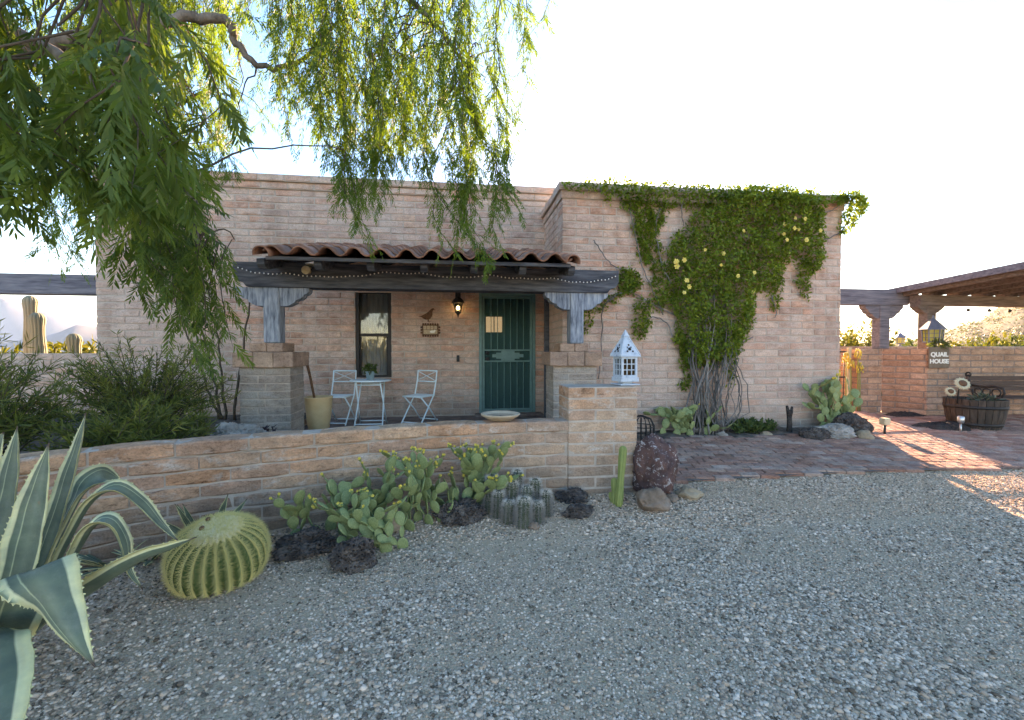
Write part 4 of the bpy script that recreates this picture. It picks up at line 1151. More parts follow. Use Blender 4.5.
# path lights
for px, py, hpx, lab, mt in ((884.5, 436, 18, 'pale square path light on the sunlit strip of paving', 'cream'), (960.5, 434, 18, 'thin steel path light in front of the barrel planter', 'steel')):
    q = gpt(px, py); d = (q - EYE).dot(FW); h = hpx / FPX * d
    t = thing('path_light', q, lab, 'path light', 'path lights beside the brick paving')
    b = MB(); b.tube([(q.x, q.y, q.z - .02), (q.x, q.y, q.z + h * .62)], .013 if mt == 'steel' else .017, 8); build(b, 'stake', 'black' if mt == 'cream' else 'steel', t)
    b = MB()
    if mt == 'cream': b.bx((q.x - .05, q.y - .05, q.z + h * .62 + .002), (q.x + .05, q.y + .05, q.z + h), .01)
    else: b.lathe([(.0, h * .6), (.03, h * .6), (.042, h * .72), (.042, h * .97), (.03, h), (0, h)], 14, T(q.x, q.y, q.z))
    build(b, 'lamp_head', mt, t)

# ------------------------------------------------------------------ far side of the yard: sign, lamps, barrel, sunflowers, bench, gate
ca_, sa_ = Vector((c_, -s_, 0)), Vector((s_, c_, 0))   # along / into the back stretch of wall
wd = (Vector((12.2, 6.40, 0)) - Vector((8.58, 6.87, 0))).normalized(); wn = Vector((wd.y, -wd.x, 0))   # wn faces the camera
def wallpt(px, py, off):
    """where the sight line meets the back stretch of the yard wall, off metres in front"""
    r = ray(px, py); p0 = Vector((8.58, 6.87, 0)) + wn * off
    return EYE + r * ((p0 - EYE).dot(wn) / r.dot(wn))
def wframe(p): return Matrix((( wd.x, -wn.x, 0, p.x), (wd.y, -wn.y, 0, p.y), (0, 0, 1, p.z), (0, 0, 0, 1)))
q = wallpt(938.5, 357.5, .045)
t = thing('quail_house_sign', q, 'small slate sign lettered QUAIL HOUSE hung on the yard wall', 'sign')
b = MB(); b.cbox(wframe(q), .185, .012, .195, .01); build(b, 'board', 'sign_slate', t)
for txt, dz, sz in (('QUAIL', .02, .108), ('HOUSE', -.105, .108)):
    cu = bpy.data.curves.new('lettering', 'FONT'); cu.body = txt; cu.size = sz; cu.extrude = .003; cu.align_x = 'CENTER'; cu.offset = .004; cu.materials.append(M['lettering'])
    o = bpy.data.objects.new('lettering', cu); COL.objects.link(o); bpy.context.view_layer.update()
    me = bpy.data.meshes.new_from_object(o.evaluated_get(bpy.context.evaluated_depsgraph_get())); bpy.data.objects.remove(o); bpy.data.curves.remove(cu)
    o = bpy.data.objects.new('lettering', me); COL.objects.link(o); o.parent = t
    m3 = Matrix((wd, Vector((0, 0, 1)), wn)).transposed()
    o.rotation_euler = m3.to_euler(); o.location = wn * .0165 + Vector((0, 0, dz))
tw = at_Y(940, 344, q.y + .08)
t = thing('sign_plant', q + Vector((0, 0, .22)), 'scrap of pale trailing plant along the top of the slate sign', 'plant')
leafblob('foliage', 'leaf_desert_green', t, q + Vector((.05, .04, .24)), .17, .10, .07, 170, .09, .025)
def houselamp(name, cx, cy, zb, sc, label, rz=.3, post=.0):
    t = thing(name, (cx, cy, zb), label, 'lamp', 'tin lanterns along the yard walls')
    m = T(cx, cy, zb) @ RZ(rz) @ Matrix.Scale(sc, 4)
    b = MB(); b.lathe([(.10, 0), (.10, .02), (.045, .04), (.04, .10), (.09, .125), (.17, .13), (.17, .155)], 6, m, smooth=False); build(b, 'base', 'lamp_blue', t)
    b = MB()
    for k in range(6):
        a_ = 2 * PI * k / 6; b.bar(m @ Vector((.158 * math.cos(a_), .158 * math.sin(a_), .15)), m @ Vector((.175 * math.cos(a_), .175 * math.sin(a_), .41)), .02 * sc, .02 * sc, .002)
        a2 = 2 * PI * (k + 1) / 6
        for z in (.235, .325):
            rr = .16 + (z - .15) * .065
            b.bar(m @ Vector((rr * math.cos(a_), rr * math.sin(a_), z)), m @ Vector((rr * math.cos(a2), rr * math.sin(a2), z)), .01 * sc, .01 * sc, .001)
        am = (a_ + a2) / 2; b.bar(m @ Vector((.140 * math.cos(am), .140 * math.sin(am), .15)), m @ Vector((.155 * math.cos(am), .155 * math.sin(am), .41)), .01 * sc, .01 * sc, .001)
    build(b, 'cage', 'lamp_blue', t)
    b = MB(); b.lathe([(.145, .152), (.162, .41)], 6, m, smooth=False); build(b, 'glass', 'lamp_glass', t)
    b = MB(); b.lathe([(.19, .411), (.225, .40), (.225, .415), (.12, .545), (.02, .66), (.012, .71), (0, .72)], 6, m, smooth=False); build(b, 'cap', 'lamp_blue', t)
houselamp('tin_lantern', *at_Y(932.5, 346, 7.02).to_2d(), 1.478, .87, 'large blue grey tin lantern with hexagonal roof on the yard wall', .3)
q = at_Y(900, 346, 11.95)
houselamp('tin_lantern', q.x, q.y, 1.57, .66, 'small tin lantern seen far between the two pergola posts', .1)
# half barrel with flowers
q = gpt(974, 431); BR = .34; qc = q + Vector((q.x, q.y, 0)).normalized() * (BR * .8); qc.z = .21
t = thing('barrel_planter', qc, 'dark oak half barrel planter against the yard wall', 'planter')
b = MB(); ns = 26
for k in range(ns):
    a0, a1 = 2 * PI * (k + .04) / ns, 2 * PI * (k + .96) / ns; vs = []
    prof = [(.29, 0), (.335, .18), (.36, .36), (.365, .47), (.34, .47), (.335, .36), (.30, .05)]
    for a_ in (a0, a1):
        for r_, z in prof: vs.append((qc.x + r_ * math.cos(a_), qc.y + r_ * math.sin(a_), qc.z + z))
    n = len(prof); b.add(vs, [(i, i + 1, n + i + 1, n + i) for i in range(n - 1)] + [tuple(range(n - 1, -1, -1)), tuple(range(n, 2 * n))])
build(b, 'staves', 'wood_barrel', t)
for z0_, r0_, z1_, r1_ in ((.06, .307, .105, .320), (.33, .357, .375, .3625)):
    b = MB(); b.lathe([(r0_, z0_), (r0_ + .006, z0_), (r1_ + .006, z1_), (r1_, z1_)], 40, T(*qc)); build(b, 'hoop', 'black', t)
b = MB(); b.lathe([(0, .43), (.2, .425), (.336, .415)], 20, T(*qc)); build(b, 'soil', 'soil', t)
for px, py, rr, lab in ((950.5, 391.5, .078, 'small cream metal sunflower low at the barrel rim'), (962.5, 383.5, .115, 'large cream metal sunflower standing in the half barrel')):
    fpos = at_Y(px, py, qc.y - (.10 if px > 955 else .24)); nrm = (Vector((-.35, -.9, .45))).normalized()
    u_ = nrm.cross(Vector((0, 0, 1))).normalized(); v_ = nrm.cross(u_)
    m = Matrix((u_, v_, nrm)).transposed().to_4x4(); m.translation = fpos
    t = thing('metal_sunflower', (fpos.x, fpos.y, qc.z + .42), lab, 'garden ornament', 'metal sunflowers in the half barrel')
    b = MB()
    for layer in (0, 1):
        for k in range(13):
            a_ = 2 * PI * (k + .5 * layer) / 13; mm = m @ RZ(a_)
            r0_, r1_ = rr * .4, rr * (1 - .1 * layer); vs = [mm @ Vector(p_) for p_ in ((r0_, -.012, .004 + layer * .004), (r0_ + (r1_ - r0_) * .5, -rr * .13, .012 + layer * .005), (r1_, 0, -.012), (r0_ + (r1_ - r0_) * .5, rr * .13, .012 + layer * .005), (r0_, .012, .004 + layer * .004))]
            b.add(vs, [(0, 1, 2, 3, 4)])
    build(b, 'petals', 'cream', t)
    b = MB(); b.ell(m @ T(0, 0, .008), rr * .47, rr * .47, .03, 18, 8); build(b, 'seed_head', 'rust', t)
    b = MB(); b.tube([fpos - nrm * .01, fpos + Vector((.0, .05, -.1)), (fpos.x, fpos.y + .07, qc.z + .40)], .008, 6); build(b, 'stem', 'black', t)
t = thing('barrel_succulents', qc + Vector((0, 0, .42)), 'low grey green succulents growing in the half barrel', 'plant')
leafblob('foliage', 'leaf_grass', t, qc + Vector((.06, -.06, .46)), .2, .17, .07, 220, .08, .025)
q = gpt(952, 430)
# mounds of dark mulch
def mound(name, cx, cy, rx, ry, h, label, mat='mulch', cat='mulch', grp=None):
    b = MB(); nu, nv = 36, 9; vs = [(cx, cy, gz(cx, cy) + h)]
    for i in range(1, nv):
        for k in range(nu):
            a_ = 2 * PI * k / nu; f = i / (nv - 1); w_ = 1 + .16 * math.sin(3 * a_ + cx * 5) + .09 * math.sin(7 * a_) + .05 * R.uniform(-1, 1)
            vs.append((cx + rx * f * w_ * math.cos(a_), cy + ry * f * w_ * math.sin(a_), gz(cx, cy) + h * (1 - f * f) + R.uniform(-.25, .25) * h * (1 - f) + (.006 if i < nv - 1 else -.03)))
    fs = [(0, 1 + k, 1 + (k + 1) % nu) for k in range(nu)]
    for i in range(nv - 2):
        for k in range(nu): a0 = 1 + i * nu + k; a1 = 1 + i * nu + (k + 1) % nu; fs.append((a0, a0 + nu, a1 + nu, a1))
    b.add(vs, fs, 0, .5, True)
    return tag(build(b, name, mat), label, cat, grp)
mound('mulch_mound', q.x, q.y + .1, .62, .28, .10, 'flat mound of dark mulch at the foot of the half barrel', grp='mulch mounds by the yard wall')
q = gpt(896, 417); mound('mulch_mound', q.x + .1, q.y - .05, .42, .22, .09, 'dark mulch heap in the corner below the wall pillar', grp='mulch mounds by the yard wall')
# bench
def bench():
    o = wallpt(984, 425, .62); base = Vector((o.x, o.y, .215)); m = wframe(base)
    t = thing('park_bench', base, 'dark slatted bench with scrolled black iron ends by the yard wall', 'bench')
    def P(x, y, z): return m @ Vector((x, y, z))
    for x in (.06, 1.36):
        b = MB()
        b.tube([P(x, -.22, 0), P(x, -.23, .12), P(x, -.18, .28), P(x, -.17, .40), P(x, .0, .42), P(x, .2, .40), P(x, .25, .50), P(x, .32, .72), P(x, .34, .80)], .019, 8)
        b.tube([P(x, .22, .40), P(x, .26, .2), P(x, .33, 0)], .019, 8)
        b.tube([P(x, -.17, .40), P(x, -.24, .52), P(x, -.22, .60), P(x, -.1, .62), P(x, .1, .60), P(x, .28, .62)], .017, 8)
        for cy_, cz_, r_ in ((-.12, .52, .065), (.03, .52, .06), (.16, .52, .055), (-.02, .30, .05)):
            b.tube([P(x, cy_ + r_ * math.cos(k * PI / 8), cz_ + r_ * math.sin(k * PI / 8)) for k in range(17)], .010, 6)
        b.tube([P(x, .33 + .04 * math.cos(k * PI / 6), .80 + .04 * math.sin(k * PI / 6)) for k in range(13)], .014, 6)
        build(b, 'iron_end', 'black', t)
    for k in range(5):
        b = MB(); b.bar(P(.02, -.18 + k * .085, .435), P(1.40, -.18 + k * .085, .435), .068, .022, .004); build(b, 'seat_slat', 'bench_wood', t)
    for k, (y, z) in enumerate(((.262, .56), (.292, .65), (.318, .74))):
        b = MB(); b.bar(P(.02, y, z), P(1.40, y, z), .022, .07, .004); build(b, 'back_slat', 'bench_wood', t)
bench()
# gate in the gap by the house
t = thing('iron_gate', (6.8, 7.55, .22), 'open barred metal gate with a pale post between house and pillar', 'gate')
b = MB()
for k in range(13):
    x = 6.05 + k * .13; b.tube([(x, 7.62, .28), (x, 7.62, 1.42)], .009, 6)
build(b, 'bars', 'black', t)
b = MB()
for z in (.30, .9, 1.40): b.bx((6.0, 7.605, z), (7.66, 7.635, z + .03), .003)
build(b, 'rail', 'black', t)
b = MB(); b.bx((7.68, 7.58, .2), (7.74, 7.64, 1.5), .004); build(b, 'gate_post', 'cream', t)

# ------------------------------------------------------------------ rocks
from mathutils import noise as mnoise
def rock(name, c, rx, ry, rz, mat, label, cat='rock', grp=None, seed=0, amp=.28, rot=0, sub=5, sink=.25, flat=None):
    import bmesh
    bm = bmesh.new(); bmesh.ops.create_icosphere(bm, subdivisions=sub, radius=1)
    off = Vector((seed * 7.3, seed * 3.1, seed * 1.7)); rot_ = RZ(rot)
    planes = []; det = 1.0 if mat in ('lava', 'rock') else .35
    rr = random.Random(seed + 3)
    for _ in range(9):
        n_ = Vector((rr.gauss(0, 1), rr.gauss(0, 1), rr.gauss(0, .8))).normalized(); planes.append((n_, rr.uniform(.68, .95)))
    b = MB(); vs = []
    for v in bm.verts:
        p = v.co.copy()
        for n_, dd in planes:
            e = p.dot(n_) - dd
            if e > 0: p -= n_ * e * .85
        rg = 1 - abs(mnoise.noise(p * 3.1 + off)) * 2
        p *= 1 + amp * (mnoise.noise(p * 1.5 + off) * .9 + rg * .32 + mnoise.noise(p * 7 + off) * .34 * det + mnoise.noise(p * 15 + off) * .34 * det + mnoise.noise(p * 31 + off) * .26 * det)
        p = rot_ @ Vector((p.x * rx, p.y * ry, p.z * rz)); vs.append((c[0] + p.x, c[1] + p.y, c[2] + p.z + rz * (1 - 2 * sink) ))
    b.add(vs, [tuple(v.index for v in f.verts) for f in bm.faces], 0, .5, mat not in ('lava', 'rock')); bm.free()
    o = build(b, name, mat, None, loc=Vector(c)); return tag(o, label, cat, grp)
def prock(px, py, wpx, hpx, mat, label, name='rock', seed=0, depth=.8, grp=None, amp=.28, sink=.22, rot=0, zadd=0):
    q = gpt(px, py); d = (q - EYE).dot(FW); rx = wpx / 2 / FPX * d; ry = rx * depth
    k_ = (EYE.z - q.z) / d; rz = max(.25 * rx, (hpx / FPX * d - 1.1 * ry * k_) / 2 / (1 - sink) * 1.0)
    hd = Vector((q.x, q.y, 0)).normalized(); c = q + hd * ry * .8; c.z = gz(c.x, c.y) + zadd
    return rock(name, c, rx, ry, rz, mat, label, 'rock', grp, seed, amp, rot, 5, sink)
prock(656, 500, 46, 66, 'boulder', 'big dark red conglomerate boulder beside the end pier', 'boulder', 4, .9, sink=.14)
prock(652, 514, 36, 28, 'rock_brown', 'dark brown angular stone in front of the red boulder', seed=9, depth=.8, grp='stones around the red boulder')
prock(689, 500, 24, 14, 'rock_tan', 'small flat tan stone right of the red boulder'.replace('right of', 'on the gravel past'), seed=11, depth=.8, grp='stones around the red boulder')
prock(671, 502, 15, 9, 'rock_brown', 'tiny brown stone wedged between boulder and tan stone', seed=13, grp='stones around the red boulder')
LV = 'dark lava rocks under the cacti'
prock(306, 559, 58, 30, 'lava', 'wide dark lava rock beside the golden barrel cactus', 'lava_rock', 21, .7, LV, .42)
prock(352, 573, 40, 40, 'lava', 'lumpy dark lava rock in front of the prickly pears', 'lava_rock', 22, .8, LV, .42)
prock(461, 526, 44, 27, 'lava', 'dark lava rock between prickly pear and grey spiny cactus', 'lava_rock', 23, .7, LV, .42)
prock(573, 503, 32, 14, 'lava', 'flat dark lava rock at the wall foot by the slim cactus', 'lava_rock', 24, .7, LV, .42)
prock(579, 519, 30, 15, 'lava', 'pitted dark lava rock just below the flat one', 'lava_rock', 25, .6, LV, .42)
prock(534, 530, 11, 8, 'rock_brown', 'single brown pebble-sized stone near the grey spiny cactus', 'stone', 26)
prock(384, 534, 36, 30, 'rock_tan', 'rounded brown stone half hidden among the prickly pears', 'stone', 27, .7)
q = at_Y(229, 437, 4.3)
rock('rock', (q.x, q.y + .15, .50), .26, .2, .18, 'rock', 'pale grey rugged rock on the raised bed by the porch pier', seed=31, sink=.35)
BD = 'rocks below the house corner prickly pear'
prock(812, 441, 30, 14, 'lava', 'low dark lump of rock nearest the forked post'.replace('nearest', 'next to'), seed=41, grp=BD)
prock(832, 440, 36, 17, 'rock', 'pale grey flat rock below the corner prickly pear', seed=42, grp=BD)
prock(852, 437, 34, 22, 'lava', 'black rock under the corner prickly pear', seed=43, grp=BD, zadd=.03)
prock(864, 441, 18, 11, 'rock_tan', 'small tan rock at the edge of the sunlit strip', seed=44, grp=BD)
for k, (px, py, w_, h_) in enumerate(((700, 434, 22, 10), (745, 433, 14, 8), (722, 438, 10, 6), (765, 437, 13, 6))):
    prock(px, py, w_, h_, ('rock', 'rock_tan')[k % 2], ('grey stone lying below the vine trunk', 'tan stone beside the low plant at the vine wall', 'tiny grey stone at the edge of the paving under the vine', 'small tan stone between low plant and forked post')[k], 'stone', 50 + k, grp='stones in the planting bed')
# ------------------------------------------------------------------ far land
def ridge(name, label, dist, px0, px1, hf, thick, mat, zb=-30, nx=90, ny=14):
    b = MB(); vs = []
    for j in range(ny):
        f = j / (ny - 1)
        for i in range(nx):
            px = px0 + (px1 - px0) * i / (nx - 1)
            r = ray(px, 360); hr = Vector((r.x, r.y, 0)).normalized()
            prof = math.sin(PI * f) ** .8
            dd = dist + thick * (f - .5)
            h = hf(px) * prof; p = hr * dd
            n_ = mnoise.noise(Vector((px * .03, f * 4, dist * .01))) * .25 + mnoise.noise(Vector((px * .09, f * 9, dist * .01))) * .12
            vs.append((p.x, p.y, zb + (h - zb) * (prof * (1 + n_ * (.7 if 0 < f < 1 else 0)))))
    fs = [(j * nx + i, j * nx + i + 1, (j + 1) * nx + i + 1, (j + 1) * nx + i) for j in range(ny - 1) for i in range(nx - 1)]
    b.add(vs, fs, 0, .5, True)
    return tag(build(b, name, mat), label, kind='structure')
M['mountain'] = pm('mountain_rock', [(.07, .065, .06), (.12, .105, .095)], .004, 10, .95, 0)
M['hill'] = pm('hill_scrub', [(.02, .025, .010), (.05, .047, .022), (.085, .07, .04)], .12, 12, .95, 0, lo=.4, hi=.62)
ip = lambda x, P: next((y0 + (y1 - y0) * (x - x0) / (x1 - x0) for (x0, y0), (x1, y1) in zip(P, P[1:]) if x0 <= x <= x1), P[0][1] if x < P[0][0] else P[-1][1])
ridge('mountains', 'far blue mountain range on the horizon', 3300, -420, 330, lambda px: ip(px, [(-420, 100), (-100, 150), (0, 265), (40, 215), (97, 130), (200, 150), (330, 100)]), 700, 'mountain')
ridge('hills', 'nearer hazy hills in front of the mountains', 2000, -420, 330, lambda px: ip(px, [(-420, 30), (0, 20), (40, 42), (75, 80), (97, 75), (180, 40), (330, 30)]), 500, 'mountain')
ridge('scrub_hill', 'scrub covered desert hill beyond the yard wall', 330, 820, 1700, lambda px: ip(px, [(820, 3), (940, 7), (980, 18), (1024, 28), (1100, 38), (1300, 46), (1700, 30)]), 240, 'hill', -6)
# scrub that reads as one mass on hill and plain
def scrub():
    V = []; rn = []
    def clump(c, r_, n):
        for _ in range(n):
            q = Vector((R.gauss(0, .5), R.gauss(0, .5), R.uniform(0, 1))) * r_; p = c + q
            d = Vector((R.gauss(0, 1), R.gauss(0, 1), R.gauss(.4, .8))).normalized(); s = d.orthogonal().normalized(); l = r_ * R.uniform(.3, .6)
            V.extend([p - d * l * .5 - s * l * .25, p - d * l * .5 + s * l * .25, p + d * l * .5 + s * l * .22, p + d * l * .5 - s * l * .22]); rn.append(R.random())
    hill = bpy.data.objects['scrub_hill']; dg = hill.data
    ps = [v.co + hill.location for v in dg.vertices]
    for _ in range(1500):
        f = R.uniform(.05, .5); px = R.uniform(860, 1060); j = f * 13; i = (px - 820) / 880 * 89
        a = ps[int(j) * 90 + int(i)].lerp(ps[int(j) * 90 + min(89, int(i) + 1)], i - int(i)); b_ = ps[min(13, int(j) + 1) * 90 + int(i)].lerp(ps[min(13, int(j) + 1) * 90 + min(89, int(i) + 1)], i - int(i))
        clump(a.lerp(b_, j - int(j)), R.uniform(.7, 1.8), 7)
    for _ in range(1300):
        d = R.uniform(22, 240); px = R.uniform(-120, 110) if R.random() < .55 else R.uniform(825, 1100)
        r = ray(px, 360); p = Vector((r.x, r.y, 0)).normalized() * d; p.z = terrain(p.x, p.y); clump(p, R.uniform(.5, 1.2), 12)
    tag(bulk('desert_scrub', [tuple(v) for v in V], 4, rn, 'leaf_desert'), 'scattered desert scrub over plain and hillside', 'scrub', kind='stuff')
scrub()

# ------------------------------------------------------------------ leafy plants
def hexleaf(p, d, s, l, w_):
    return [p, p + d * l * .3 + s * w_ * .5, p + d * l * .68 + s * w_ * .42, p + d * l, p + d * l * .68 - s * w_ * .42, p + d * l * .3 - s * w_ * .5]
def shrub(name, base, rx, ry, rz, nst, nlf, L, W_, label, cat='shrub', grp=None, mat='leaf_bush', stem='twig', srad=.006, up=.5, lean=(0, 0), gap=.35, bias=.45):
    base = Vector(base); t = thing(name, base, label, cat, grp)
    sb = MB(); V = []; rn = []
    for _ in range(nst):
        a = R.uniform(0, 2 * PI); e = R.uniform(.1, 1) ** .5; hh = R.uniform(.45, 1)
        tip = base + Vector((rx * e * math.cos(a) + lean[0] * hh, ry * e * math.sin(a) + lean[1] * hh, rz * hh * (1 - .35 * e * e)))
        b0 = base + Vector((R.gauss(0, .04), R.gauss(0, .04), -.02)); mid = b0.lerp(tip, .5) + Vector((R.gauss(0, .06) * rx, R.gauss(0, .06) * ry, rz * .13))
        pts = [b0, b0.lerp(mid, .5) + Vector((0, 0, .03 * rz)), mid, mid.lerp(tip, .55), tip]
        sb.tube(pts, [srad, srad * .9, srad * .7, srad * .5, srad * .25], 4, cap=False)
        tone = R.gauss(bias, .16)
        for _ in range(nlf):
            f = R.uniform(gap, 1) * (len(pts) - 1.001); i = int(f); p = pts[i].lerp(pts[i + 1], f - i); dd = (pts[i + 1] - pts[i]).normalized()
            d = (dd * R.uniform(.2, 1) + Vector((R.gauss(0, .7), R.gauss(0, .7), R.gauss(up * .5, .6)))).normalized()
            s = d.cross(Vector((R.gauss(0, 1), R.gauss(0, 1), R.gauss(0, 1)))).normalized()
            V += hexleaf(p, d, s, L * R.uniform(.6, 1.25), W_ * R.uniform(.7, 1.2)); rn.append(min(1, max(0, tone + R.gauss(0, .14))))
    build(sb, 'stems', stem, t)
    bulk('foliage', [tuple(v) for v in V], 6, rn, mat, t)
    return t
def base_at(px, py, Y, z): 
    p = at_Y(px, py, Y); return (p.x, p.y, z)
BG = 'shrubs in the raised bed behind the patio wall'
shrub('willow_leaf_shrub', (-3.85, 4.0, .38), .75, .6, 1.15, 105, 38, .12, .010, 'dark narrow-leaved shrub with loose upper twigs, at the agave end of the bed', grp=BG, bias=.3)
shrub('willow_leaf_shrub', (-5.0, 5.0, .38), .75, .7, 1.5, 85, 36, .13, .010, 'tall open narrow-leaved shrub in front of the saguaros', grp=BG, bias=.35)
shrub('willow_leaf_shrub', (-3.25, 5.0, .38), .85, .6, 1.32, 170, 50, .085, .009, 'dense fine-leaved green shrub before the house wall', grp=BG, bias=.5)
shrub('willow_leaf_shrub', (-2.8, 4.05, .38), .66, .45, .72, 140, 46, .08, .010, 'low dense green shrub spilling against the patio wall', grp=BG, bias=.42)
def grass(name, base, n, L, label, mat='leaf_grass', lean=(0, 0), wd_=.007, cat='plant', grp=None, lift=.7):
    base = Vector(base); t = thing(name, base, label, cat, grp); b = MB()
    for _ in range(n):
        a = R.uniform(0, 2 * PI); l = L * R.uniform(.6, 1.1); h = Vector((math.cos(a) + lean[0], math.sin(a) + lean[1], 0)).normalized(); el = R.uniform(.25, 1.2) * lift
        s = Vector((-h.y, h.x, 0)); p = base + Vector((R.gauss(0, .03), R.gauss(0, .03), 0)); vs = []; N_ = 6
        for i in range(N_ + 1):
            f = i / N_; w_ = wd_ * (1 - f * .85)
            c = p + h * (l * f * math.cos(el) * (.55 + .45 * f)) + Vector((0, 0, l * (math.sin(el) * f - .55 * f * f * math.cos(el))))
            vs += [c - s * w_ / 2, c + s * w_ / 2]
        b.add(vs, [(2 * i, 2 * i + 1, 2 * i + 3, 2 * i + 2) for i in range(N_)], 0, R.random())
    build(b, 'blades', mat, t); return t
grass('beargrass', (-2.62, 4.6, .42), 240, .75, 'long thin grey green beargrass arching beside the porch pier', lean=(.3, -.3), grp=None)
grass('beargrass_tuft', (-2.75, 5.0, .48), 160, .8, 'upright dark beargrass tuft behind the arching one', mat='leaf_bush', lean=(.15, -.1), lift=1.15)
q = at_Y(267, 436, 4.75)
shrub('purple_plant', (q.x, q.y, .42), .14, .10, .24, 24, 18, .05, .014, 'little purple leaved plant at the base of the porch pier', cat='plant', mat='purple_leaf', srad=.003)
# thorny sapling against the house wall
t = thing('thorny_sapling', (-3.55, 6.9, .42), 'thorny sapling with bare dark stems leaning against the house wall', 'shrub')
sb = []
for (x0, x1, y1, h) in ((-3.5, -3.95, 6.8, 1.45), (-3.45, -3.75, 6.85, 1.5), (-3.4, -3.55, 6.9, 1.45), (-3.3, -3.05, 6.9, 2.1)):
    b = MB(); pts = [Vector((x0, 6.85, .4)).lerp(Vector((x1, y1, .4 + h)), k / 12) + Vector((R.gauss(0, .012), R.gauss(0, .012), 0)) for k in range(13)]
    b.tube(pts, [.022 - .001 * k for k in range(13)], 6)
    for k in range(40):
        i = R.uniform(2, 11.9); p = pts[int(i)].lerp(pts[int(i) + 1], i % 1); d = Vector((R.gauss(0, 1), R.gauss(0, 1), .2)).normalized(); b.tube([p, p + d * .045], [.004, .0008], 3, cap=False)
    build(b, 'stem', 'twig', t)
# low plants at the vine wall
q = gpt(757, 436); shrub('low_plant', (q.x, q.y + .08, q.z), .38, .15, .26, 60, 26, .07, .026, 'low spreading green plant between vine trunk and forked post', cat='plant', mat='leaf_low', srad=.004)
q = gpt(700, 436)
shrub('low_plant', (q.x + .12, q.y + .15, q.z), .3, .12, .3, 36, 22, .06, .026, 'small green plant tangled around the vine foot', cat='plant', mat='leaf_low', srad=.004)
# sunlit plants by the gate
q = at_Y(848, 400, 8.1)
shrub('gate_plant', (q.x, 8.2, .22), .35, .3, 1.0, 40, 26, .12, .02, 'pale sunlit plant behind the gate bars', cat='plant', mat='leaf_desert_green')
t = thing('yellow_bloom_spikes', (at_Y(850, 360, 7.9).x, 7.9, .22), 'orange yellow aloe-like bloom spikes by the gate', 'flower')
for px, py in ((846, 356), (851, 362), (858, 352), (860, 366)):
    tip = at_Y(px, py, 7.5 if px < 856 else 7.38); b = MB(); b.tube([(tip.x + .02, tip.y, .25), tip + Vector((0, 0, -.1)), tip + Vector((0, 0, .06))], [.012, .009, .004], 6); build(b, 'stalk', 'organ', t)
    b = MB()
    for k in range(30):
        z = R.uniform(-.13, .06); a = R.uniform(0, 6.28); rr = .05 * (1 - max(0, z) / .09); p = tip + Vector((rr * math.cos(a), rr * math.sin(a), z)); b.ell(T(*p),   .013, .013, .026, 5, 4)
    build(b, 'bloom', 'yellow_bloom', t)
# desert shrubs beyond the walls
DS = 'desert shrubs beyond the yard walls'
for px, Y, rx, rz, lab, mt in ((862, 15, 1.3, 2.7, 'round yellow green shrub behind the gate', 'leaf_desert'), (838, 19, 1.4, 3.0, 'yellow green shrub half hidden by the house corner', 'leaf_desert'),
                               (975, 15, 1.4, 2.1, 'bright yellow shrub beyond the yard wall, between ramada post and bench', 'leaf_desert'), (1012, 14, 1.3, 2.0, 'green shrub beyond the wall above the bench', 'leaf_desert_green'),
                               (1003, 19, 1.8, 2.4, 'yellowish shrub at the foot of the scrub hill', 'leaf_desert'), (920, 24, 1.8, 2.5, 'dull olive shrub seen behind the large tin lantern', 'leaf_desert_green'),
                               (60, 11.5, 1.0, 1.6, 'yellow green shrub behind the low wall among the saguaros', 'leaf_desert'), (88, 12.5, 1.0, 1.6, 'yellow shrub between thin saguaro and house corner', 'leaf_desert'),
                               (10, 11, 1.0, 1.5, 'pale shrub behind the stepped corbel', 'leaf_desert')):
    p = at_Y(px, 350, Y); shrub('desert_shrub', (p.x, Y, .2), rx, rx, rz, 90, 34, .16, .05, lab, grp=DS, mat=mt, srad=.012, gap=.3, bias=.5)
# trees of the open desert opposite the house; they show only as reflections in the window
for x, y, h in ((-4.6, -10.5, 2.5), (-2.9, -13, 3.2)):
    t = shrub('desert_tree', (x, y, 0), 1.5, 1.5, h, 70, 46, .2, .06, 'yellow green desert tree out in the open, %s' % ('shorter one' if h < 3 else 'taller one'), 'tree', 'desert trees opposite the house', 'leaf_desert', srad=.03)

# ------------------------------------------------------------------ cacti
def column(b, p0, p1, r_, ribs, amp, nz=14, mi=0, round_top=True):
    p0, p1 = Vector(p0), Vector(p1); d = (p1 - p0); L = d.length; z = d / L; x = z.orthogonal().normalized(); y = z.cross(x)
    m = Matrix((x, y, z)).transposed().to_4x4(); m.translation = p0
    prof = [(r_ * .85, 0)] + [(r_ * (.92 + .1 * math.sin(k * .9)), L * k / nz) for k in range(1, nz)]
    for a in (0, 20, 40, 60, 75, 88): prof.append((r_ * math.cos(rad(a)), L + r_ * 1.1 * math.sin(rad(a))))
    b.lathe([(q_, z_) for q_, z_ in prof], ribs * 6, m, mi, rib=lambda a, zz: 1 - amp * (1 - abs(math.cos(a * ribs / 2)) ** .7))
    return m, L
SG = 'saguaros beyond the garden wall'
for px, pt, wpx, Y, lab in ((30, 296, 12, 9.6, 'tallest saguaro column, ending just under the corbel'), (37, 313, 13, 8.9, 'middle saguaro column standing close before the tallest'), (74, 334, 12.5, 9.2, 'short solitary saguaro column near the house corner')):
    tp = at_Y(px, pt, Y); d = (tp - EYE).dot(FW); r_ = wpx / 2 / FPX * d
    t = thing('saguaro', (tp.x, Y, .2), lab, 'cactus', SG); b = MB(); m, L = column(b, (tp.x + .02, Y, .1), (tp.x, Y, tp.z - r_), r_, 13, .14); build(b, 'column', 'saguaro', t)
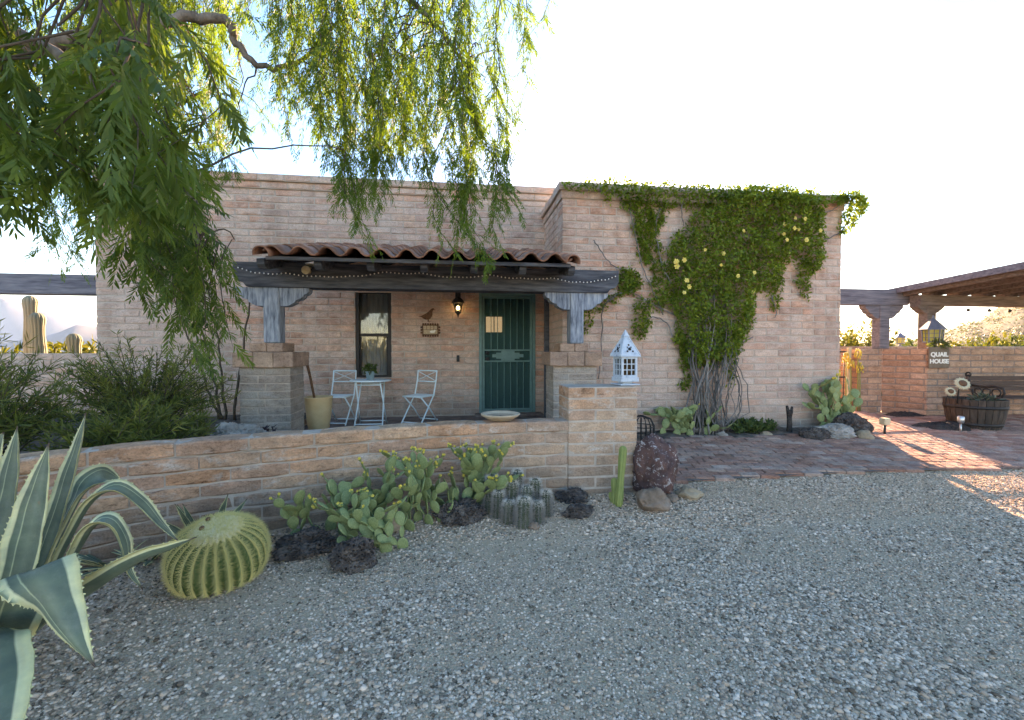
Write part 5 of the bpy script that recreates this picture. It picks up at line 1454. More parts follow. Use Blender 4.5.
# slim green columns at the pier
q = gpt(619, 507); t = thing('column_cactus', q, 'slim yellow green columnar cactus against the end pier', 'cactus')
for (xt, yt, xb, yb, wpx) in ((623, 446, 618.5, 506, 8), (614.5, 478, 615, 504, 7), (611, 492, 613, 503, 5)):
    pb = gpt(xb, yb); dd = (pb - EYE).dot(FW); tp = at_d(xt, yt, dd + .05); r_ = wpx / 2 / FPX * dd; b = MB()
    column(b, pb - Vector((0, 0, .03)), tp - Vector((0, 0, r_)), r_, 6, .3, 10); build(b, 'stem', 'organ', t)
# grey spiny cluster
q = gpt(520, 524); t = thing('spiny_cactus_cluster', q, 'cluster of short grey cactus stems bristling with pale spines', 'cactus')
for (px, yt, yb, wpx) in ((490, 470, 512, 16), (512, 476, 514, 15), (507.5, 496, 523, 15), (523.5, 493, 527, 17), (537, 497, 522, 15), (527, 481, 514, 15), (536, 474, 512, 14), (516, 465, 509, 13), (498, 486, 517, 14), (546, 486, 516, 12)):
    pb = gpt(px, yb); dd = (pb - EYE).dot(FW); tp = at_d(px + R.uniform(-2, 2), yt + 5, dd + .02); r_ = wpx / 2 / FPX * dd * .82
    b = MB(); m, L = column(b, pb - Vector((0, 0, .05)), tp - Vector((0, 0, r_)), r_, 11, .16, 8); st = build(b, 'stem', 'hedgehog', t)
    b = MB(); m3 = m.to_3x3()
    for k in range(11):
        a = 2 * PI * k / 11
        for j in range(17):
            z = (L + r_ * .9) * (j + .6) / 17; rr = r_ * (1 if z < L else math.sqrt(max(.02, 1 - ((z - L) / r_ / 1.1) ** 2))); p = m @ Vector((rr * .98 * math.cos(a), rr * .98 * math.sin(a), z))
            o = m3 @ Vector((math.cos(a), math.sin(a), .15 if z < L else 1.1)); 
            for _ in range(15):
                e = (o.normalized() + Vector((R.gauss(0, .62), R.gauss(0, .62), R.gauss(0, .62)))).normalized() * R.uniform(.02, .048); s = e.cross(FW).normalized() * .0009
                b.add([p - s, p + s, p + e], [(0, 1, 2)], 0, min(1, .1 + .75 * max(0, z / (L + r_)) ** 4 + R.uniform(0, .3)))
    build(b, 'spines', 'spine_grey', st)
# golden barrel
def barrel():
    q = gpt(220, 594); rr = .268; c = q + Vector((q.x, q.y, 0)).normalized() * rr * .80; c.z = .0
    t = thing('golden_barrel_cactus', (c.x, c.y, 0), 'big round golden barrel cactus with straw spines at the wall', 'cactus')
    nr = 27; m = T(c.x, c.y, .155) @ Matrix.Rotation(rad(13), 4, Vector((c_, -s_, 0))) @ Matrix.Rotation(rad(5), 4, Vector((s_, c_, 0)))
    prof = []
    for k in range(26):
        a = -PI / 2 + .35 + (PI - .36) * k / 25
        r_ = rr * abs(math.cos(a)) ** .72; z = .195 * math.copysign(abs(math.sin(a)) ** .9, math.sin(a))
        if a > 1.1: z -= .012 * (a - 1.1) ** 2 * 4
        prof.append((r_, z))
    rib = lambda a, z: 1 - (.13 if z < .17 else .07) * (1 - abs(math.cos(a * nr / 2)) ** .8)
    b = MB(); b.lathe(prof, nr * 8, m, 0, rib=rib); build(b, 'body', 'barrel_body', t)
    w_ = MB(); wp_ = [(rr * .56, .158), (rr * .52, .186), (rr * .40, .208), (rr * .2, .205), (.0, .198)]
    w_.lathe(wp_, 90, m, 0, rib=lambda a, z: 1 + .09 * math.sin(a * 27) + .05 * R.uniform(-1, 1)); build(w_, 'woolly_crown', 'barrel_wool', t)
    s = MB(); m3 = m.to_3x3()
    for k in range(nr):
        a = 2 * PI * k / nr
        for j in range(42):
            f = 5 + j * 19.5 / 41; i = int(f); g_ = f - i
            if i + 1 >= len(prof): continue
            r_ = prof[i][0] * (1 - g_) + prof[i + 1][0] * g_; z = prof[i][1] * (1 - g_) + prof[i + 1][1] * g_
            dr = prof[i + 1][0] - prof[i][0]; dz = prof[i + 1][1] - prof[i][1]; n2 = Vector((dz, 0, -dr)).normalized()
            o = Vector((n2.x * math.cos(a), n2.x * math.sin(a), n2.z)); p = Vector((r_ * math.cos(a), r_ * math.sin(a), z)) + o * .001
            tg = Vector((-math.sin(a), math.cos(a), 0)); tv = o.cross(tg)
            for u in range(7):
                th_ = 2 * PI * (u + R.uniform(-.2, .2)) / 7
                e = (o * R.uniform(.35, .8) + (tg * math.cos(th_) + tv * math.sin(th_)) * .9).normalized() * R.uniform(.028, .058)
                q0, q1 = m @ p, m @ (p + e); sd2 = (q1 - q0).cross(FW).normalized() * .0014
                s.add([q0 - sd2, q0 + sd2, q1], [(0, 1, 2)])
    for _ in range(900):
        a = R.uniform(0, 6.283); rr_ = rr * .55 * math.sqrt(R.random()); p = Vector((rr_ * math.cos(a), rr_ * math.sin(a), .20 + .012 * math.sin(rr_ / rr * 6))); e = (Vector((math.cos(a) * .5 * rr_ / rr * 2, math.sin(a) * .5 * rr_ / rr * 2, 1)) + Vector((R.gauss(0, .5), R.gauss(0, .5), 0))).normalized() * R.uniform(.01, .028)
        q0, q1 = m @ p, m @ (p + e); sd2 = (q1 - q0).cross(FW).normalized() * .0013; s.add([q0 - sd2, q0 + sd2, q1], [(0, 1, 2)])
    build(s, 'spines', 'spine', t)
    for x, y in ((-.05, -.03), (-.06, .06)): b = MB(); b.ell(m @ T(x - .02, y, .212), .014, .020, .012, 8, 5); build(b, 'old_bud', 'rust', t)
barrel()
# prickly pears: every pad its own part
def padmesh(seed):
    rr = random.Random(seed); b = MB(); nu, nv = 18, 10; b.v = []; vs = []; fs = []
    for i in range(nv + 1):
        t = PI * i / nv
        for k in range(nu):
            a = 2 * PI * k / nu; x = math.sin(t) * math.cos(a); y = math.sin(t) * math.sin(a); z = -math.cos(t)
            f = .60 + .40 * min(1, (z + 1) / 1.15) ** .7 if z < .15 else 1.0
            vs.append((x * .5 * f * (1 + .03 * math.sin(3 * a + seed)), y * .5 * .17 * (1 + .25 * (1 - abs(z))), (z + 1) * .5 ))
    for i in range(nv):
        for k in range(nu): k2 = (k + 1) % nu; fs.append((i * nu + k, i * nu + k2, (i + 1) * nu + k2, (i + 1) * nu + k))
    b.add(vs, fs, 0, .5, True)
    me = bpy.data.meshes.new('pad'); me.from_pydata(b.v, [], b.f); me.polygons.foreach_set('use_smooth', b.sm); me.materials.append(M['pad'])
    a = me.attributes.new('rnd', 'FLOAT', 'FACE'); a.data.foreach_set('value', b.r); me.update(); return me
PADS = [padmesh(i) for i in range(4)]
def flowermesh():
    b = MB(); b.lathe([(.0, 0), (.009, .002), (.013, .018), (.012, .028)], 9, None, 1)
    for k in range(8):
        a = 2 * PI * k / 8; m = RZ(a)
        b.add([m @ Vector(p) for p in ((.006, -.006, .024), (.012, -.010, .038), (.011, 0, .05), (.012, .010, .038), (.006, .006, .024))], [(0, 1, 2, 3, 4)], 0)
    b.ell(T(0, 0, .032), .008, .008, .012, 8, 5, 0)
    me = bpy.data.meshes.new('flower'); me.from_pydata(b.v, [], b.f); me.materials.append(M['yellow']); me.materials.append(M['organ']); me.polygons.foreach_set('material_index', b.m)
    a = me.attributes.new('rnd', 'FLOAT', 'FACE'); a.data.foreach_set('value', b.r); me.update(); return me
FLW = flowermesh()
def prickly(bases, label, ps, H, maxpads, nfl, seed, name='prickly_pear', grp='prickly pears along the patio wall', blim=None, spread=1.0, per=3):
    rr = random.Random(seed); b0 = bases[0]; t = thing(name, b0, label, 'cactus', grp); pads = []
    queue = []
    for b_ in bases:
        a = rr.uniform(-.5, .5); d = Vector((math.sin(a) * .6, rr.uniform(-.3, .1), 1)).normalized(); queue.append((Vector(b_) - Vector((0, 0, .03)), d, rr.uniform(-.6, .6), ps * rr.uniform(1, 1.25), 0))
    while queue and len(pads) < maxpads:
        p, d, tw, sz, lv = queue.pop(0 if rr.random() < .5 or len(pads) < len(bases) else -1)
        h = sz; w_ = sz * rr.uniform(.62, .8); side = Vector((math.cos(tw), math.sin(tw), 0)); side = (side - d * side.dot(d)).normalized(); nrm = d.cross(side)
        top = p + d * h
        if top.z - b0.z > H or (blim and not blim(top)) or top.z < b0.z + .02: 
            if lv > 0: continue
        m = Matrix((side * w_, nrm * sz * .72, d * h)).transposed().to_4x4(); m.translation = p - d * .012
        pads.append((m, d, side, nrm, w_, h, lv, p))
        nch = rr.choice([1, 2, 2, 2, 3]) if lv < 7 else 0
        used = []
        for _ in range(nch):
            for _try in range(6):
                a = rr.uniform(-1.25, 1.25) * spread
                if all(abs(a - u) > .5 for u in used): break
            used.append(a)
            rim = p + d * h * (.5 + .47 * math.cos(a)) + side * w_ * .48 * math.sin(a)
            nd = (d * math.cos(a * .8) + side * math.sin(a * .8) + nrm * rr.uniform(-.5, .5) + Vector((0, 0, .42))).normalized()
            queue.append((rim, nd, tw + rr.uniform(-1.0, 1.0), ps * rr.uniform(.72, 1.08), lv + 1))
    L0 = wloc(t)
    for i, (m, *_r) in enumerate(pads):
        o = bpy.data.objects.new('pad', PADS[i % 4]); COL.objects.link(o); o.parent = t; mm = m.copy(); mm.translation -= L0; o.matrix_local = mm
    tops = sorted(pads, key=lambda q_: -(q_[7].z + q_[6] * .02)); nf = 0
    for (m, d, side, nrm, w_, h, lv, p) in tops:
        if nf >= nfl: break
        for a in rr.sample([-.7, -.45, -.2, .05, .3, .55, .8], rr.choice([1, 2, 3, 4])):
            if nf >= nfl: break
            q_ = p + d * h * (.5 + .47 * math.cos(a)) + side * w_ * .48 * math.sin(a); nd = (d * math.cos(a) + side * math.sin(a)).normalized(); x = nd.orthogonal().normalized(); sc = rr.uniform(.75, 1.15) * ps / .17
            mm = Matrix((x * sc, nd.cross(x) * sc, nd * sc)).transposed().to_4x4(); mm.translation = q_ - L0
            o = bpy.data.objects.new('flower', FLW); COL.objects.link(o); o.parent = t; o.matrix_local = mm; nf += 1
    return t
infront = lambda p: p.x > 1.05 or p.y < wall_y(p.x) - .04
prickly([gpt(345, 535), gpt(318, 537), gpt(298, 540), gpt(362, 530), gpt(330, 530), gpt(352, 540)], 'sprawling prickly pear behind the wide lava rock', .125, .46, 66, 10, 3, blim=infront)
prickly([gpt(400, 527), gpt(420, 520), gpt(380, 520), gpt(430, 524), gpt(445, 522), gpt(410, 530)], 'largest prickly pear, tall and full of yellow buds in the middle of the wall', .122, .64, 96, 52, 8, blim=infront)
prickly([gpt(388, 552), gpt(404, 548), gpt(374, 548)], 'front prickly pear growing out over the gravel', .115, .42, 60, 28, 14, blim=infront)
prickly([gpt(462, 512), gpt(452, 512), gpt(474, 510)], 'short broad prickly pear crowned with a row of yellow blooms, above the lava rock', .135, .38, 24, 22, 21, blim=infront)
prickly([gpt(480, 505), gpt(492, 502), gpt(470, 505)], 'upright prickly pear taller than the wall, behind the grey spiny cluster', .13, .58, 46, 34, 33, blim=infront, spread=.7)
inwall = lambda p: p.y < WY - .03
prickly([gpt(690, 437), gpt(675, 437), gpt(705, 435), gpt(664, 436)], 'low green prickly pear sprawling under the vine trunk', .15, .46, 60, 2, 40, grp='prickly pears along the house wall', blim=inwall, spread=1.1)
prickly([gpt(833, 432) + Vector((0, 0, .05)), gpt(845, 430), gpt(824, 431), gpt(838, 428), gpt(828, 429)], 'grey green prickly pear at the house corner above the rocks', .165, .80, 80, 6, 47, grp='prickly pears along the house wall', blim=lambda p: p.y < WY - .03 and p.x < 6.1, spread=1.0)

# ------------------------------------------------------------------ agaves
def agave_leaf(t, pts, ws, sides, chan=.18, seed=0, thick=.010):
    """pts 3-D centre line, ws widths, sides hint vectors; channelled, toothed leaf with a few folds"""
    rr = random.Random(seed); P = [Vector(p) for p in pts]; n = 34; C = 11
    E = [P[0] * 2 - P[1]] + P + [P[-1] * 2 - P[-2]]; Wd = [ws[0]] + list(ws) + [ws[-1]]; Sd = [sides[0]] + list(sides) + [sides[-1]]
    def cr(a, b_, c, d, t_): return .5 * ((2 * b_) + (c - a) * t_ + (2 * a - 5 * b_ + 4 * c - d) * t_ * t_ + (3 * b_ - a - 3 * c + d) * t_ ** 3)
    cen, wid, sd3 = [], [], []
    m = len(P) - 1
    for i in range(n + 1):
        f = m * i / n; k = min(int(f), m - 1); u = f - k
        cen.append(cr(*E[k:k + 4], u)); wid.append(max(.003, cr(*Wd[k:k + 4], u))); sd3.append(Sd[k + 1].lerp(Sd[k + 2], u))
    top, bot, uu = [], [], []
    for i in range(n + 1):
        tg = (cen[min(n, i + 1)] - cen[max(0, i - 1)]).normalized(); s = (sd3[i] - tg * sd3[i].dot(tg)).normalized(); nr = s.cross(tg)
        for j in range(C):
            v = j / (C - 1) * 2 - 1; w_ = wid[i] * (1 + (.02 * math.sin(i * 2.1 + j) if abs(v) == 1 else 0))
            lift = chan * wid[i] * (v * v - .35); rip = .018 * wid[i] * math.sin(i * .9 + v * 2 + seed) * abs(v)
            p = cen[i] + s * (v * w_ * .5) + nr * (lift + rip)
            tk = thick * (1 - .75 * v * v) * min(1, wid[i] / .06)
            top.append(p); bot.append(p - nr * tk); uu.append((v + 1) / 2)
    N0 = (n + 1) * C; fs = []
    for i in range(n):
        for j in range(C - 1):
            a = i * C + j; fs.append((a, a + 1, a + C + 1, a + C)); fs.append((N0 + a + 1, N0 + a, N0 + a + C, N0 + a + C + 1))
        for j in (0, C - 1):
            a = i * C + j; fs.append((a, a + C, N0 + a + C, N0 + a))
    vs = top + bot
    uu = uu + uu; b = MB(); b.add(vs, fs, 0, .5, True)
    # marginal teeth
    for i in range(2, n - 2):
        for j, sg in ((0, -1), (C - 1, 1)):
            if rr.random() < .75 and wid[i] > .03:
                p = top[i * C + j]; q_ = top[(i + 1) * C + j]; o = (top[i * C + j] - top[i * C + C // 2]).normalized(); e = p.lerp(q_, .5)
                b.add([p.lerp(q_, .3), p.lerp(q_, .7), e + o * .007 + (q_ - p) * .15], [(0, 1, 2)], 0, .5); uu += [0, 0, 0]
    b.uu = uu; b.tip = [((k % N0) // C) / n for k in range(2 * N0)] + [0] * (len(uu) - 2 * N0)
    return build(b, 'leaf', 'agave', t)
base = at_d(-14, 640, 1.95)
t = thing('agave', (base.x, base.y, 0), 'large variegated agave with arching blue green leaves edged in cream', 'agave')
VR, VU, VF = RT.copy(), Vector((0, 0, 1)), Vector((s_, c_, 0))
LV_ = [
    ([(-30, 650, 1.95, .15), (-10, 570, 2.0, .19), (4, 510, 2.04, .19), (12, 465, 2.06, .12), (17.5, 426, 2.08, .006)], VR - VF * .2, VR - VF * .2),
    ([(-50, 640, 1.9, .16), (-40, 560, 1.85, .19), (-25, 495, 1.82, .16), (-6, 450, 1.8, .07), (4, 432, 1.8, .006)], VR + VF * .2, VR + VF * .2),
    ([(-8, 650, 1.85, .14), (14, 590, 1.82, .16), (28, 535, 1.82, .16), (39, 487, 1.83, .11), (49, 443, 1.85, .006)], VR, VR),
    ([(0, 650, 2.0, .12), (28, 590, 2.02, .13), (52, 530, 2.05, .14), (68, 478, 2.08, .115), (79, 440, 2.1, .055), (86, 413, 2.11, .006)], VR + VU * .2 - VF * .3, VR - VF * .3),
    ([(5, 650, 2.08, .12), (36, 585, 2.1, .13), (60, 530, 2.13, .14), (80, 492, 2.2, .14), (100, 475, 2.32, .12), (112, 476, 2.42, .07), (122, 482, 2.48, .008)], VR * .8 - VF * .6 - VU * .2, -VF * .7 + VR * .3 - VU * .6),
    ([(8, 650, 1.98, .11), (40, 596, 1.98, .12), (66, 540, 1.99, .125), (90, 500, 2.01, .12), (116, 487, 2.06, .105), (141, 502, 2.14, .085), (160, 523, 2.2, .05), (179, 542, 2.26, .006)], VR * .7 - VF * .7, -VF * .85 - VU * .25),
    ([(8, 655, 1.88, .11), (46, 608, 1.86, .12), (70, 560, 1.84, .12), (92, 524, 1.84, .12), (112, 522, 1.87, .11), (125, 544, 1.91, .09), (129, 570, 1.95, .05), (143, 590, 2.0, .006)], VR * .6 - VF * .8, -VF * .9 + VR * .25),
    ([(-12, 690, 1.80, .14), (2, 650, 1.74, .16), (18, 606, 1.67, .185), (36, 575, 1.61, .20), (48, 583, 1.56, .185), (61, 608, 1.53, .135), (77, 637, 1.50, .072), (95, 667, 1.485, .005)], VR * .85 + VU * .35, VR * .92 + VU * .3 + VF * .2),
    ([(0, 660, 1.82, .11), (40, 618, 1.76, .12), (75, 596, 1.73, .12), (110, 574, 1.71, .10), (140, 557, 1.71, .085), (168, 547, 1.72, .06), (197, 537, 1.73, .005)], VU * .5 - VF * .8, VU * .62 - VF * .7),
    ([(-60, 660, 1.75, .16), (-34, 634, 1.62, .18), (-14, 642, 1.52, .19), (-8, 674, 1.44, .19), (-8, 717, 1.36, .17), (-10, 770, 1.30, .09), (-14, 810, 1.28, .006)], VR, VR),
    ([(-50, 670, 1.8, .18), (-60, 600, 1.6, .2), (-75, 560, 1.45, .17), (-95, 580, 1.35, .09), (-110, 630, 1.3, .006)], VF, VF),
    ([(-50, 650, 2.1, .16), (-55, 570, 2.25, .18), (-60, 500, 2.4, .15), (-70, 450, 2.55, .08), (-78, 420, 2.65, .006)], VR, VR),
    ([(-20, 650, 2.1, .14), (0, 600, 2.3, .14), (14, 560, 2.5, .12), (26, 545, 2.65, .07), (36, 545, 2.75, .006)], VR, VR - VF * .3)]
for i, (pp, s0, s1) in enumerate(LV_):
    k = len(pp)
    agave_leaf(t, [at_d(x, y, d) for x, y, d, w_ in pp], [w_ for *_q, w_ in pp], [s0.lerp(s1, j / (k - 1)) for j in range(k)], seed=i)
def small_agave(px, py, n, L, W_, label, seed, el=(.5, 1.2), az=(-PI - .3, .3)):
    rr = random.Random(seed); q = gpt(px, py); t = thing('small_agave', q, label, 'agave', 'small agaves by the golden barrel')
    for i in range(n):
        a = az[0] + (az[1] - az[0]) * (i + rr.uniform(.2, .8)) / n; e = rr.uniform(*el); l = L * rr.uniform(.75, 1.1); h = Vector((math.cos(a), math.sin(a) * .6, 0)).normalized(); s = Vector((-h.y, h.x, 0))
        if e > .95: s = (VR + VF * rr.uniform(-.5, .5)).normalized()
        pts = []
        for k in range(5): f = k / 4; pts.append(q + h * (.02 + l * f * math.cos(e)) + Vector((0, 0, l * (math.sin(e) * f - .12 * f * f))))
        agave_leaf(t, pts, [W_ * .7, W_, W_ * .95, W_ * .6, .004], [s] * 5, .22, seed * 10 + i, .006)
small_agave(208, 552, 10, .50, .062, 'small variegated agave peeking out behind the golden barrel', 3, el=(.8, 1.4))
small_agave(110, 566, 13, .30, .034, 'low striped agave pup under the arching big leaves', 5, el=(.15, .8))
small_agave(150, 560, 6, .26, .045, 'dark little agave in the shade at the wall foot, between pup and barrel', 7, el=(.3, 1.0))

# ------------------------------------------------------------------ flowering vine on the wing wall
def inpoly(x, y, P):
    c = False; j = len(P) - 1
    for i in range(len(P)):
        if (P[i][1] > y) != (P[j][1] > y) and x < (P[j][0] - P[i][0]) * (y - P[i][1]) / (P[j][1] - P[i][1]) + P[i][0]: c = not c
        j = i
    return c
cv = lambda pts: [(540 + x / 3.012, 150 + y / 3.012) for x, y in pts]
V0 = at_Y(712, 432, WY)
vine = thing('climbing_vine', (V0.x, WY - .12, .24), 'dense green climbing vine with small yellow roses over the wing wall', 'vine')
# (outline on the wall in picture units, leaves, bulk in metres)
POLY = [
    (cv([(378, 300), (420, 240), (480, 180), (540, 128), (640, 120), (720, 132), (780, 150), (842, 170), (842, 330), (822, 372), (790, 345), (760, 320), (728, 345), (716, 410), (640, 425), (630, 520), (590, 600), (540, 640), (450, 660), (410, 600), (400, 520), (395, 440), (385, 370)]), 18500, .30),
    (cv([(60, 104), (200, 100), (420, 112), (560, 118), (700, 122), (860, 140), (960, 148), (970, 190), (900, 170), (820, 165), (640, 165), (470, 180), (380, 175), (250, 160), (170, 130), (70, 125)]), 3600, .16),
    (cv([(250, 150), (300, 150), (318, 250), (335, 330), (320, 345), (290, 310), (285, 230)]), 900, .07),
    (cv([(310, 150), (330, 150), (345, 230), (335, 290), (320, 250)]), 300, .05),
    (cv([(355, 160), (380, 170), (352, 260), (370, 330), (345, 340), (335, 260)]), 420, .05),
    (cv([(232, 355), (275, 350), (300, 400), (290, 440), (240, 440), (225, 400)]), 650, .10),
    (cv([(290, 450), (345, 440), (400, 430), (410, 480), (340, 480), (325, 560), (280, 570), (270, 510)]), 700, .09),
    (cv([(330, 340), (385, 330), (400, 440), (350, 460), (330, 400)]), 480, .08),
    (cv([(120, 480), (180, 450), (230, 430), (235, 445), (180, 480), (130, 560), (118, 560)]), 260, .06),
    (cv([(770, 320), (830, 340), (812, 400), (800, 452), (780, 440), (765, 380)]), 420, .07),
    (cv([(690, 380), (725, 380), (722, 440), (708, 490), (696, 450)]), 220, .06),
    (cv([(880, 135), (945, 140), (972, 180), (960, 215), (925, 230), (905, 260), (895, 240), (905, 190), (880, 170)]), 1000, .20),
    (cv([(410, 540), (440, 560), (450, 640), (445, 715), (415, 715), (425, 640)]), 420, .08),
    (cv([(560, 560), (600, 545), (580, 700), (565, 710), (548, 640)]), 420, .07),
    (cv([(460, 555), (560, 550), (540, 640), (500, 660), (470, 620)]), 350, .10)]
V = []; rn = []
for P, n, bulk_ in POLY:
    xs_ = [p[0] for p in P]; ys_ = [p[1] for p in P]; k = 0
    while k < n:
        x, y = R.uniform(min(xs_) - 3, max(xs_) + 3), R.uniform(min(ys_) - 3, max(ys_) + 3)
        nz_ = mnoise.noise(Vector((x * .09, y * .09, 3))) + .5 * mnoise.noise(Vector((x * .25, y * .25, 7)))
        am = 4 if n > 10000 else 7
        if not inpoly(x + am * nz_, y + am * mnoise.noise(Vector((x * .1, y * .1, 9))), P): continue
        if nz_ < -.42 and R.random() < .75: continue
        p = at_Y(x + R.gauss(0, 1.3), y + R.gauss(0, 1.3), WY - .01)
        thick = bulk_ * (.35 + .65 * max(0, min(1, .5 + nz_)))
        edge = .4 if not inpoly(x + 7, y, P) or not inpoly(x - 7, y, P) or not inpoly(x, y + 7, P) else 1
        p.y -= thick * edge * R.random() ** .55 + .015 + (.07 if p.z > zw else 0)
        if p.z > zw + .215 and R.random() < .5: p.y += R.uniform(.05, .35)
        d = Vector((R.gauss(0, .6), R.gauss(-.45, .5), R.gauss(-.25, .6))).normalized(); s = d.cross(Vector((R.gauss(0, .6), R.gauss(-.3, .6), R.gauss(1, .5)))).normalized()
        V += hexleaf(p, d, s, R.uniform(.035, .07), R.uniform(.018, .032)); rn.append(min(1, max(0, R.gauss(.42, .2) + .25 * nz_))); k += 1
bulk('foliage', [tuple(v) for v in V], 6, rn, 'leaf_vine', vine)
def vstem(pts, r0, r1):
    b = MB(); P = [Vector((*p, 0)) if len(p) == 2 else Vector(p) for p in pts]; Q = []
    for a, b_ in zip(P, P[1:]):
        for k in range(4): Q.append(a.lerp(b_, k / 4) + Vector((R.gauss(0, .01), R.gauss(0, .006), R.gauss(0, .008))))
    Q.append(P[-1]); n = len(Q)
    b.tube(Q, [r0 + (r1 - r0) * i / (n - 1) for i in range(n)], 6); return build(b, 'stem', 'vinestem', vine)
for k in range(32):
    x0 = R.gauss(709, 13); x1 = R.uniform(688, 734); xm = x0 * .6 + x1 * .4 + R.gauss(0, 5); xm2 = x0 * .35 + x1 * .65 + R.gauss(0, 6)
    a = at_Y(x0, 431, WY - R.uniform(.05, .28)); a.z = .2
    vstem([a, at_Y(xm, 395, WY - R.uniform(.05, .26)), at_Y(xm2, 360, WY - R.uniform(.05, .24)), at_Y(x1, 325, WY - R.uniform(.04, .2)), at_Y(x1 + R.gauss(0, 8), 285, WY - R.uniform(.04, .12))], R.uniform(.006, .015), R.uniform(.003, .007))
for k in range(9):   # loose hanging loops round the foot
    x0 = R.uniform(705, 738); sg = R.choice((-1, 1)); a = at_Y(x0, R.uniform(350, 372), WY - .2)
    vstem([a, at_Y(x0 + sg * R.uniform(5, 14), 385, WY - R.uniform(.1, .3)), at_Y(x0 + sg * R.uniform(4, 16), 412, WY - R.uniform(.1, .34)), at_Y(x0 + R.gauss(0, 9), 430, WY - .2)], .008, .006)
for pts in ([(840, 275), (880, 262), (910, 245), (930, 205)], [(160, 270), (185, 310), (215, 345), (245, 360)], [(245, 425), (190, 470), (185, 600), (175, 690)], [(370, 500), (330, 400), (300, 330), (270, 180)], [(410, 440), (360, 330), (345, 230), (362, 175)], [(455, 560), (420, 500), (350, 470), (270, 425)], [(400, 560), (385, 520), (340, 500), (300, 520)], [(430, 160), (425, 190), (432, 230)], [(840, 200), (880, 180), (905, 165)], [(700, 440), (712, 490), (704, 505)], [(640, 560), (598, 590), (575, 640), (600, 700)]):
    Y = WY - .06; vstem([at_Y(*q_, Y) for q_ in cv(pts)], .010, .006)
for x, y, r_ in [(413, 335, 7), (418, 348, 7), (438, 330, 6), (445, 392, 6), (453, 411, 6), (440, 428, 5), (558, 310, 5), (594, 380, 5), (643, 370, 5), (648, 427, 5), (746, 220, 5), (742, 250, 5), (785, 236, 5), (800, 207, 5), (799, 272, 6), (832, 247, 5), (768, 235, 5), (770, 205, 4), (745, 270, 5), (550, 345, 4), (500, 300, 4), (610, 245, 4)]:
    px, py = cv([(x, y)])[0]; p = at_Y(px, py, WY - .30 if x < 830 else WY - .2); p.y = WY - R.uniform(.24, .33); b = MB()
    for layer in range(2):
        for k in range(6):
            a = 2 * PI * (k + .5 * layer) / 6 + R.uniform(-.2, .2); rr_ = r_ * .0062 * (1 - .3 * layer); m = T(*p) @ Matrix.Rotation(PI / 2 + R.uniform(-.1, .1), 4, 'X') @ RZ(a)
            b.add([m @ Vector(q_) for q_ in ((0, 0, .002 + .006 * layer), (rr_ * .5, -rr_ * .42, .006 + .008 * layer), (rr_, -rr_ * .2, .004), (rr_, rr_ * .2, .004), (rr_ * .5, rr_ * .42, .006 + .008 * layer))], [(0, 1, 2, 3, 4)])
    build(b, 'flower', 'yellow', vine)

# ------------------------------------------------------------------ pepper tree overhead
tree = thing('pepper_tree', (-3.35, 1.7, 0), 'weeping pepper tree whose leafy branches hang over the yard', 'tree')
tk = MB()
def limb(pts, r0, r1, n=10):
    P = [Vector(p) for p in pts]; E = [P[0] * 2 - P[1]] + P + [P[-1] * 2 - P[-2]]; Q = []
    for i in range(1, len(E) - 2):
        for k in range(6):
            t_ = k / 6; a, b_, c, d = E[i - 1:i + 3]
            Q.append(.5 * ((2 * b_) + (c - a) * t_ + (2 * a - 5 * b_ + 4 * c - d) * t_ * t_ + (3 * b_ - a - 3 * c + d) * t_ ** 3) + Vector((R.gauss(0, .006), R.gauss(0, .006), R.gauss(0, .006))))
    Q.append(P[-1]); m = len(Q); tk.tube(Q, [r0 + (r1 - r0) * (i / (m - 1)) ** .8 for i in range(m)], n); return Q
A_ = Vector((-3.35, 1.7, -.05))
limb([A_, (-3.3, 1.75, .8), (-3.15, 1.85, 1.7), (-2.9, 1.95, 2.5)], .17, .12, 14)
L1 = limb([(-3.15, 1.85, 1.9), at_d(-30, 70, 2.7), at_d(90, 36, 2.75), at_d(145, 28, 2.8), at_d(185, 17, 2.85), at_d(228, 22, 2.9), at_d(236, 42, 2.95), at_d(262, 66, 3.0), at_d(300, 60, 3.05), at_d(340, 20, 3.1)], .062, .010)
L2 = limb([(-2.9, 1.95, 2.5), at_d(40, -60, 2.5), at_d(180, -90, 2.7), at_d(330, -80, 2.9), at_d(440, -60, 3.0), at_d(520, -30, 3.1)], .10, .012)
L3 = limb([(-2.95, 1.9, 2.3), at_d(-60, -60, 1.9), at_d(20, -90, 1.6), at_d(110, -110, 1.35), at_d(180, -90, 1.2)], .07, .012)
L4 = limb([(-3.0, 1.9, 2.4), at_d(-60, 60, 3.2), at_d(10, 60, 3.6), at_d(90, 90, 3.8), at_d(170, 110, 3.8)], .07, .012)
L5 = limb([(-3.1, 1.9, 2.2), at_d(-60, 20, 2.2), at_d(30, 40, 2.05), at_d(110, 100, 2.0), at_d(190, 190, 2.1), at_d(200, 250, 2.15)], .055, .008)
L6 = limb([at_d(330, -80, 2.9), at_d(400, -10, 3.0), at_d(440, 30, 3.05), at_d(470, 70, 3.1)], .03, .008)
LIMBS = L1 + L2 + L3 + L4 + L5 + L6
LV2 = {'leaf_pepper': ([], []), 'leaf_near': ([], [])}
